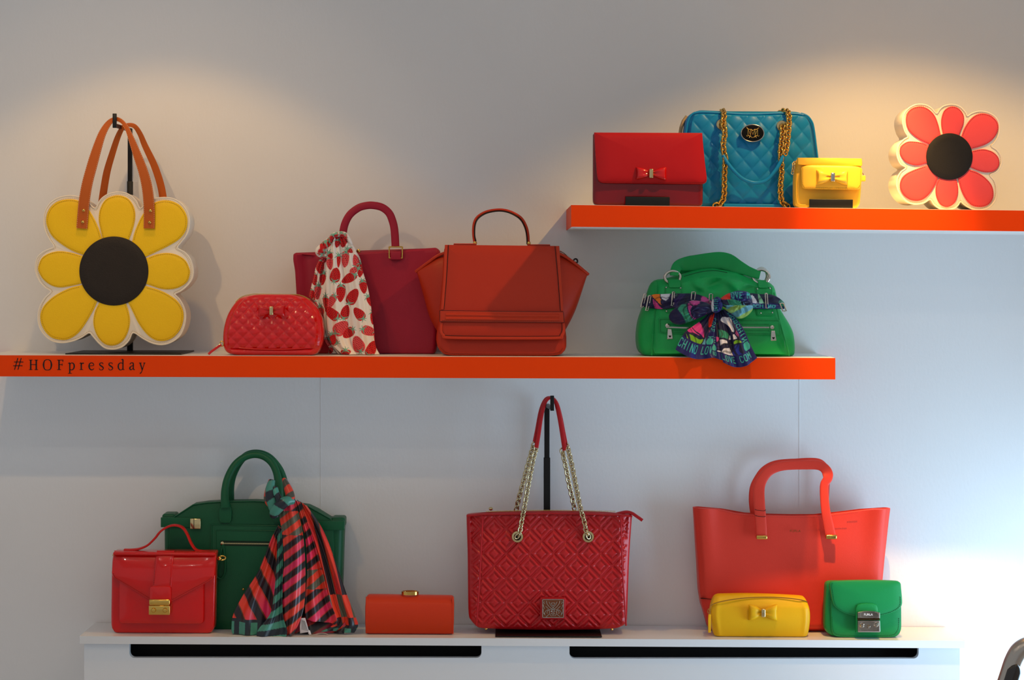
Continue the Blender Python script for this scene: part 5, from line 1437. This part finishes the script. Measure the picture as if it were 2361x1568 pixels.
# ------------------------------------------------------------------ red quilted chain tote
RQ = mat('red_quilted_leather', '#ba1219', 0.32, grain=.18, gscale=520, spec=.42)
fr = Fr(1040, 890, 2.57, -0.140, 590, 1452, 0)
Y_RT = -0.140
rt_ = empty('chain_tote', (fr.X, Y_RT, pz(1454.5, Y_RT))); tag(rt_, 'red diamond-quilted tote with silver chain straps and square metal plaque', 'bag')
def relt(u, v, x, z):
    X = x/fr.k+fr.cx; Z = fr.base-z/fr.k
    i = (X-255)/140.0; j = (Z-850)/145.0
    p = i+j; q = i-j
    a = abs(p-round(p)); b = abs(q-round(q))     # 0 at the cell centres
    d = max(a, b)*2                              # 0 centre .. 1 seam
    def bump(d, c, w): return max(0, 1-((d-c)/w)**2)
    h = .0030*max(0, 1-(d/.42)**4) + .0030*bump(d, .70, .20) + .0012*bump(d, 1.0, .10)
    if d > .90: h -= .0010
    if abs(X-600) < 70 and 1245 < Z < 1385: h = .001
    xl = interp(SL, Z); xr = interp(SR, Z)
    fade = min(1, abs(X-xl)/8, abs(X-xr)/8)
    e = max(0, min(1, u/.02, (1-u)/.02, (1-v)/.02, v/.05))
    side = .010*(max(0, (xl-X)/80)**1.3+max(0, (X-xr)/60)**1.3)
    return (h*fade+.010*math.sin(PI*u)**.5*math.sin(PI*min(1, v*1.0))**.6)*e-side*e
SL = [(765,188),(1000,176),(1200,165),(1425,150)]; SR = [(775,1004),(1100,1014),(1410,1036)]
body('shell', RQ, rt_, catmull(fr.P([(150,1440),(118,1405),(103,1365),(99,1200),(97,1000),(92,850),(90,765)]), 4), catmull(fr.P([(1000,1446),(1038,1420),(1045,1390),(1052,1200),(1060,1000),(1070,850),(1076,768)]), 4), lambda v: .004+.004*v, lambda v: .100-.065*v,
     top=fr.P([(85,766),(200,756),(400,750),(600,747),(800,750),(1000,760),(1080,770)]), bot=fr.P([(95,1436),(300,1446),(600,1452),(850,1448),(1050,1438)]), r=.012, rt=.004, rb=.006, nf=260, nr=190, relief=relt)
REDT = mat('red_leather_trim', '#b41119', .36, grain=.15, gscale=520)
for S_ in (SL, SR):
    sweep('seam_piping', REDT, rt_, [(fr.p(interp(S_, z), 0)[0], -.0085+.007*abs((z-1100)/330)**3, fr.p(0, z)[1]) for z in range(772, 1425, 12)], .0020, .0020, n=8)
sweep('top_binding', REDT, rt_, fr.P3([(92,772,.004),(200,764,.002),(400,759,.0),(600,756,.0),(800,759,.0),(1000,768,.002),(1074,776,.004)]), .0020, .0018, n=10, power=3)
stitches('top_stitching', mat('dark_red_thread', '#6e0508', .7), rt_, fr.P([(195,772),(600,765),(1000,775)]), -.0022, w=.0006)
mbz = MB()
for k in range(110):
    x, z = fr.p(210+k*7.0, 748-7*math.sin(PI*k/110)); mbz.box(x-.0006, x+.0006, .016, .020, z-.002, z+.0006)
mbz.build('zip_teeth', GOLD, rt_, smooth=False)
tz = catmull(fr.P3([(985,765,.020),(1040,754,.020),(1075,761,.018),(1105,780,.016),(1137,802,.014)]), 6)
sweep('zip_end_tab', REDT, rt_, tz, .0038, .006, n=12, power=4)
a = fr.p(235, 738); lathe('zip_slider', PALEGOLD, rt_, [(.0005,-.005),(.003,-.004),(.0045,0),(.003,.004),(.0005,.005)], (a[0], .032, a[1]), 'x', 12)
for x in (393, 812):
    a = fr.p(x, 892); R_ = fr.d(35)
    ey = lathe('eyelet', PALEGOLD, rt_, [(R_, .006), (R_, -.001), (R_*.94, -.0024), (R_*.62, -.0026), (R_*.55, -.001), (R_*.55, .004)], (a[0], -.0075, a[1]), 'y', 30)
    lathe('eyelet_hole', EDGE, ey, [(R_*.56, .002), (R_*.56, -.0006), (R_*.02, -.0007)], (a[0], -.0075, a[1]), 'y', 24)
# plaque with scrolling relief
BRZ = mat('bronze_metal', '#8a5138', .3, 1.0)
a, b = fr.p(528, 1378), fr.p(676, 1252)
v, f = boxm(a[0], b[0], -.0135, -.004, a[1], b[1], .0015); mobj('plaque_backing', v, f, REDT, rt_)
a, b = fr.p(538, 1368), fr.p(668, 1258)
v, f = boxm(a[0], b[0], -.0160, -.011, a[1], b[1], .0008); pq = mobj('plaque', v, f, BRZ, rt_)
mbp = MB(); pcx, pcz = (a[0]+b[0])/2, (a[1]+b[1])/2
def ps(pts, r=.0009):
    q = catmull([(pcx+(x-870)/19.6/1000*1.012, -.0163, pcz-(z-800)/19.6/1000*1.012) for x, z in pts], 5)
    sweep('x', None, None, q, r, r, n=6, mb=mbp)
for s in (1, -1):
    M = lambda L: [(870+s*(x-870), z) for x, z in L]
    ps(M([(570,460),(600,590),(700,720),(820,820),(930,900),(990,940)])); ps(M([(690,500),(740,610),(800,690),(900,790),(960,850)])); ps(M([(540,700),(640,790),(705,900),(700,1040),(620,1120),(560,1160)]))
    ps(M([(480,480),(450,540),(500,590)])); ps(M([(430,620),(450,720),(490,820)])); ps(M([(430,820),(430,960),(480,1060),(520,1110)])); ps(M([(640,850),(540,920),(490,1010),(500,1080)])); ps(M([(760,830),(640,900),(600,980),(620,1040)]))
    ps(M([(780,560),(830,640),(870,690)])); ps(M([(770,940),(820,870),(870,830)])); ps(M([(840,980),(840,1140)])); ps(M([(720,1050),(760,1110),(800,1140)])); ps(M([(760,1050),(830,1020)]))
    ps(M([(400,400),(400,1200)]), .0012)
ps([(780,560),(870,545),(960,560)]); ps([(770,940),(870,950),(970,940)]); ps([(400,400),(870,398),(1340,400)], .0012); ps([(400,1205),(870,1207),(1340,1205)], .0012)
mbp.build('plaque_relief', SILVER, pq)
for x, z in ((208, 1440), (955, 1443)):
    a = fr.p(x, z); lathe('foot', GOLD, rt_, [(.0004,-.003),(.003,-.002),(.0034,.001),(.002,.004)], (a[0], .012, a[1]-.002), 'z', 12)
# chains and strap
KS = ('silver_link', fr.d(17), fr.d(13.5), fr.d(4.6), mat('pale_silver_gold_metal', '#cdbd97', .16, 1.0))
def rch(pts): chain('strap_chain', rt_, catmull(fr.P3(pts), 6), *KS, pitch=1.3, roll=(30, -50))
rch([(392,888,-.012),(405,865,-.014),(418,800,-.010),(432,735,0),(447,650,.006),(470,530,.012),(488,440,.018),(505,375,.022)])
rch([(388,745,.05),(405,670,.046),(435,560,.040),(455,480,.034),(475,410,.030),(490,355,.026)])
rch([(812,888,-.012),(800,865,-.014),(788,800,-.010),(765,720,0),(745,620,.006),(722,500,.012),(705,420,.018),(690,362,.022)])
rch([(735,738,.05),(718,660,.046),(700,580,.040),(685,500,.034),(672,440,.030),(660,392,.026)])
sp = catmull(fr.P3([(506,372,.022),(520,290,.024),(536,185,.026),(556,110,.028),(580,80,.030),(606,80,.030),(628,115,.028),(645,190,.026),(660,280,.024),(676,388,.022)]), 6)
sweep('shoulder_strap', REDT, rt_, sp, lambda t: fr.k*interp([(0,13),(.3,12),(.45,9),(.55,9),(.7,14),(1,14)], t), .0055, n=12, power=3)
sp2 = catmull(fr.P3([(492,340,.030),(508,260,.032),(530,150,.034),(560,85,.036),(600,76,.036),(632,110,.034),(655,190,.032),(672,280,.030),(688,360,.028)]), 6)
sweep('rear_shoulder_strap', REDT, rt_, sp2, fr.k*8, .0055, n=12, power=3)
for x, z in ((497, 372), (510, 384), (668, 398), (684, 370)):
    a = fr.p(x, z); sweep('strap_ring', PALEGOLD, rt_, [(a[0]+.0022*math.cos(t), .024, a[1]+.006*math.sin(t)) for t in [2*PI*k/16 for k in range(16)]], .0010, .0010, n=6, closed=True)
hook_stand('hook_display_stand', 'black hook stand on the white cabinet holding up the red quilted tote', -0.028, 1261, Z_CAB(px(1261, -.028))+.0008, 1055, 931, (1142, 1388), (-.178, -.012), Y_RT-.002+.012, 912, 1273, 6)

# ------------------------------------------------------------------ coral tote
COR = mat('coral_red_leather', '#e03c2c', 0.45, grain=.3, gscale=620, spec=.28)
CORT = mat('coral_red_leather_trim', '#de3c2c', 0.43, grain=.3, gscale=620, spec=.28)
fr = Fr(1560, 1040, 3.409, -0.088, 905, 1430, Z_CAB)
ct = empty('tote_bag', fr.loc); tag(ct, 'large coral red open tote with gold-tipped handle straps', 'bag')
topc = fr.P([(128,457),(230,458),(320,464),(390,480),(450,495),(540,504),(640,510),(900,515),(1110,513),(1200,504),(1260,495),(1340,485),(1420,475),(1550,458),(1686,457)])
def relc(u, v, x, z):
    e = max(0, min(1, u/.03, (1-u)/.03, v/.05))
    return (.020*math.sin(PI*u)**.8*(1-.45*v) - .016*math.exp(-((u-.5)/.22)**2)*v**2*.6 + .010*math.exp(-((u-.06)/.05)**2)*v**2 + .010*math.exp(-((u-.94)/.05)**2)*v**2 + .003*math.sin(9*u+4*v)*v)*e
body('shell', COR, ct, fr.P([(262,1430),(245,1370),(220,1280),(205,1240),(185,1130),(168,900),(150,700),(138,560),(128,457)]), fr.P([(1560,1430),(1590,1380),(1610,1280),(1620,1150),(1632,1000),(1645,850),(1660,700),(1674,560),(1686,457)]), lambda v: .012-.006*v, lambda v: .085-.050*v*v, open_top=.05, top=topc, r=.012, rt=.0014, rb=.006, nf=80, nr=50, relief=relc)
mbs = MB(); ribbon(mbs, [fr.p(x, 1172+ (x-190)*.05) for x in range(190, 290, 10)], .0009, .004, .014); mbs.build('base_seam', EDGE, ct, smooth=False)
stitches('rim_stitching', mat('coral_thread', '#b52a1c', .7), ct, [(x, z-.003) for x, z in topc[2:-2]], 0, yf=lambda x, z: -.0125 if abs(x) < .13 else -.006, w=.0006)
def leg(pts, W, nm, mm=CORT, th=.0028):
    P = catmull(fr.P3(pts), 7); o = sweep(nm, mm, ct, P, lambda t: fr.k*interp(W, t), th, n=16, power=3.5); return o
hd = leg([(655,672,-.020),(652,600,-.020),(645,500,-.018),(638,400,-.012),(640,300,-.004),(672,225,.002),(735,160,.006),(840,126,.008),(1000,118,.008),(1120,122,.006),(1172,160,.002),(1180,215,-.004),(1152,270,-.006),(1150,370,-.012),(1158,470,-.018),(1175,560,-.020),(1196,660,-.020)],
    [(0,42),(.12,44),(.24,46),(.32,40),(.42,36),(.55,36),(.66,42),(.72,34),(.78,34),(.88,36),(1,42)], 'front_handle')
leg([(625,520,.05),(612,420,.05),(618,320,.05),(650,245,.05),(710,165,.05),(800,118,.05),(950,100,.05),(1110,98,.05),(1172,130,.05),(1200,190,.05),(1198,300,.05),(1192,420,.05),(1186,520,.05)], [(0,30),(.3,30),(.5,20),(.7,28),(1,24)], 'rear_handle')
for a, b in (((612, 693), (700, 660)), ((1156, 688), (1244, 653))):
    p, q = fr.p(*a), fr.p(*b)
    v, f = boxm(p[0], q[0], -.027, -.010, p[1], q[1], .003); mobj('handle_tip', v, f, GOLD, ct)
tx = mat('gold_lettering', '#8a5a2a', .3, .8)
q = fr.p(922, 630); t_ = text_mesh('brand_lettering', 'FURLA', fr.d(26), tx, ct, (q[0], -.0135, q[1])); t_.scale = (1.12, 1, 1)
for z in (462, 508):
    P = [(fr.p(x, 0)[0], -.0235 if 0 < i < 6 else -.012, fr.p(0, z+dz)[1]) for i, (x, dz) in enumerate([(600,-4),(608,0),(625,3),(645,6),(665,8),(682,6),(690,0)])]
    sweep('handle_thread', EDGE, hd, P, .0006, .0006, n=6)

# ------------------------------------------------------------------ yellow cosmetic bag
YL = mat('bright_yellow_leather', '#eab208', 0.45, grain=.2, gscale=520, spec=.28)
fr = Fr(1560, 1040, 3.409, -0.160, 660, 1474, Z_CAB)
yc = empty('cosmetic_bag', fr.loc); tag(yc, 'bright yellow boxy cosmetic bag with bow in front of the coral tote', 'pouch')
def rely(u, v, x, z):
    e = max(0, min(1, u/.03, (1-u)/.03))
    return .006*math.sin(PI*u)**.6*math.sin(PI*min(1, v*1.25))*e + .002*math.exp(-((min(u, 1-u)-.055)/.02)**2)*(1-abs(v-.4))
body('shell', YL, yc, catmull(fr.P([(302,1474),(290,1430),(278,1370),(270,1310),(275,1250),(290,1195),(312,1155)]), 4), catmull(fr.P([(1030,1474),(1044,1430),(1054,1350),(1055,1290),(1048,1240),(1034,1195),(1020,1165)]), 4), lambda v: .004+(.018*max(0, (v-.72)/.28)**1.6), lambda v: .056-.006*max(0, (v-.7)/.3)**2, top=fr.P([(280,1158),(312,1154),(550,1148),(800,1154),(1060,1168)]), r=.010, rt=.006, rb=.004, nf=60, nr=40, relief=rely)
zp_ = catmull(fr.P3([(275,1232,.010),(300,1212,.004),(360,1195,.004),(470,1178,.008),(600,1168,.012),(750,1166,.014),(880,1172,.012),(980,1184,.010),(1032,1202,.016)]), 6)
zs = sweep('zip_line', mat('ochre_zip', '#a8780a', .5), yc, zp_, .0011, .0011, n=8)
mbz = MB()
for k, q in enumerate(resample(zp_, 120)): mbz.box(q.x-.0005, q.x+.0005, q.y-.0022, q.y, q.z-.0012, q.z+.001)
mbz.build('zip_teeth', GOLD, yc, smooth=False)
q = fr.p(675, 1276); bow(yc, q[0], q[1], -.0035, fr.d(228), fr.d(126), .014, YL, PALEGOLD, fr.d(34), fr.d(66))
pz_ = sweep('zip_puller', YL, yc, fr.P3([(262,1300,.006),(258,1340,.002),(258,1390,.0),(258,1440,.0)]), fr.d(11), .0012, n=12, power=4)
a = fr.p(256, 1275); sweep('puller_ring', GOLD, pz_, [(a[0]+.003*math.cos(t), .008, a[1]+.005*math.sin(t)) for t in [2*PI*k/14 for k in range(14)]], .001, .001, n=6, closed=True)
a, b = fr.p(1042, 1360), fr.p(1058, 1318); v, f = boxm(a[0], b[0], .02, .03, a[1], b[1], .001); mobj('side_tab', v, f, YL, yc)

# ------------------------------------------------------------------ small green lock bag
GM = mat('emerald_green_leather', '#128a4a', 0.42, grain=.2, gscale=600, spec=.28)
fr = Fr(1560, 1040, 3.409, -0.160, 1490, 1470, Z_CAB)
gm = empty('mini_bag', fr.loc); tag(gm, 'small emerald green flap bag with square metal lock beside the yellow cosmetic bag', 'bag')
body('shell', GM, gm, catmull(fr.P([(1240,1470),(1205,1450),(1180,1420),(1172,1350),(1175,1200),(1182,1060)]), 4), catmull(fr.P([(1740,1470),(1762,1440),(1768,1400),(1768,1300),(1766,1150),(1756,1040)]), 4), lambda v: .010, lambda v: .054, r=.010, rt=.010, rb=.004, nf=20, nr=20)
bd = plate('front_panel', GM, gm, chaikin(fr.P([(1212,1130),(1213,1300),(1216,1400),(1228,1445),(1260,1468),(1490,1470),(1720,1468),(1755,1440),(1770,1400),(1769,1300),(1766,1130)]), 2, r=.2), .002, .012, .003, .002)
flp = fr.P([(1190,1026),(1300,1018),(1480,1014),(1650,1016),(1754,1022),(1760,1090),(1766,1150),(1768,1205),(1745,1240),(1680,1272),(1575,1297),(1490,1302),(1400,1297),(1300,1270),(1235,1225),(1216,1180),(1205,1110)])
flp = chaikin(flp, 2, r=.2)
fl = plate('flap', GM, gm, flp, -.010, .016, .003, .004)
stitches('flap_stitching', mat('dark_emerald_thread', '#0a4c2a', .7), fl, [(x*.945+fr.p(1480,0)[0]*.055, z*.955+fr.p(0,1150)[1]*.045) for x, z in flp[22:]], -.0108, w=.0006)
stitches('panel_stitching', MATS['dark_emerald_thread'], bd, chaikin(fr.P([(1222,1310),(1226,1400),(1240,1436),(1275,1454),(1490,1458),(1700,1454),(1730,1428),(1746,1395),(1748,1310)]), 2, False), .0016, w=.0006)
plate('lock_tab', GM, gm, fr.P([(1400,1420),(1400,1230),(1412,1204),(1440,1194),(1485,1190),(1535,1194),(1560,1204),(1570,1230),(1580,1420)]), -.017, .012, .002, .001)
STL = mat('polished_steel', '#b9aea2', .12, 1.0)
lk = plate('lock', STL, gm, fr.P([(1410,1322),(1582,1322),(1586,1408),(1580,1413),(1415,1413),(1410,1408)]), -.024, .008, .0008)
plate('lock_cap', STL, lk, fr.P([(1408,1302),(1406,1256),(1450,1248),(1490,1246),(1540,1248),(1581,1258),(1582,1302)]), -.026, .010, .0012)
q0, q1 = fr.p(1408, 1312), fr.p(1582, 1312)
sweep('lock_hinge', mat('bronze_hinge', '#8a6a4a', .25, 1.0), lk, [(q0[0], -.020, q0[1]), (q1[0], -.020, q1[1])], fr.d(8), .003, n=10)
q = fr.p(1490, 1274); text_mesh('brand_lettering', 'FURLA', fr.d(24), mat('white_engraving', '#f4f4f4', .4), lk, (q[0], -.0262, q[1]))
for x, z, r_ in ((1441, 1358, 20), (1553, 1352, 20), (1495, 1370, 15)):
    q = fr.p(x, z); lathe('lock_knob', STL, lk, [(fr.d(r_),.002),(fr.d(r_),-.002),(fr.d(r_*.7),-.004),(fr.d(r_*.55),-.006),(fr.d(2),-.0065)], (q[0], -.024, q[1]), 'y', 18)

# ------------------------------------------------------------------ chair whose back corner shows at the bottom right
YCH = -1.0
CHR = mat('brushed_steel_frame', '#b8aea4', .25, 1.0); DKB = mat('dark_brown_patent_panel', '#1d1109', .16, coat=.8)
def chair():
    root = empty('side_chair', (px(2352, YCH)+.20, YCH, 0)); tag(root, 'chair corner with steel frame and dark brown back at the bottom right', 'chair')
    ox = root.location.x
    def q(x, y, dy=0): return (px(x, YCH)-ox, dy, pz(y, YCH))
    frame = catmull([q(2262, 1760), q(2296, 1650), q(2322, 1572), q(2340, 1520), q(2358, 1496), q(2390, 1488), q(2480, 1486), q(2620, 1488), q(2700, 1500), q(2730, 1530), q(2750, 1600), q(2770, 1760)], 8)
    fo = sweep('back_frame', CHR, root, frame, .0185, .017, n=18)
    pn = catmull([q(2264, 1760, -.012), q(2300, 1650, -.012), q(2326, 1572, -.012), q(2340, 1528, -.012)], 8)
    sweep('back_inlay', DKB, fo, pn, lambda t: .0145*min(1, max(.004, (1-t)*6))**.5, .009, n=14)
    xa, xb = q(2262, 1760)[0], q(2770, 1760)[0]
    v, f = boxm(q(2345, 0)[0], q(2690, 0)[0], -.012, .012, pz(1740, YCH), pz(1640, YCH), .006); mobj('back_rail', v, f, DKB, root)
    zs = .46
    v, f = boxm(xa-.01, xb+.01, -.44, .01, zs-.05, zs, .02); mobj('seat', v, f, DKB, root)
    for x in (xa, xb):
        sweep('rear_leg', CHR, root, [(x, 0, pz(1750, YCH)), (x, .01, zs), (x, .05, .0)], .012, .012, n=10)
        sweep('front_leg', CHR, root, [(x, -.42, zs-.02), (x, -.44, 0)], .012, .012, n=10)
    return root
chair()
# things stand square on their (slightly out of level) shelves
def level(obs, th):
    for o in obs: o.rotation_euler.y = th; o.location.z += .0006
tl_of = lambda zf: -(zf(0.5)-zf(-0.5))
level([cl, bl, yp, flower_bag2]+[o for o in COL.objects if o.name.startswith('lip_display_stand')], math.atan(tl_of(Z_UP)))
level([pouch, burg, straw, trap, gb, sc], math.atan(tl_of(Z_LOW)))
level([gt, ss, sa, oc, ct, yc, gm], math.atan(tl_of(Z_CAB)))
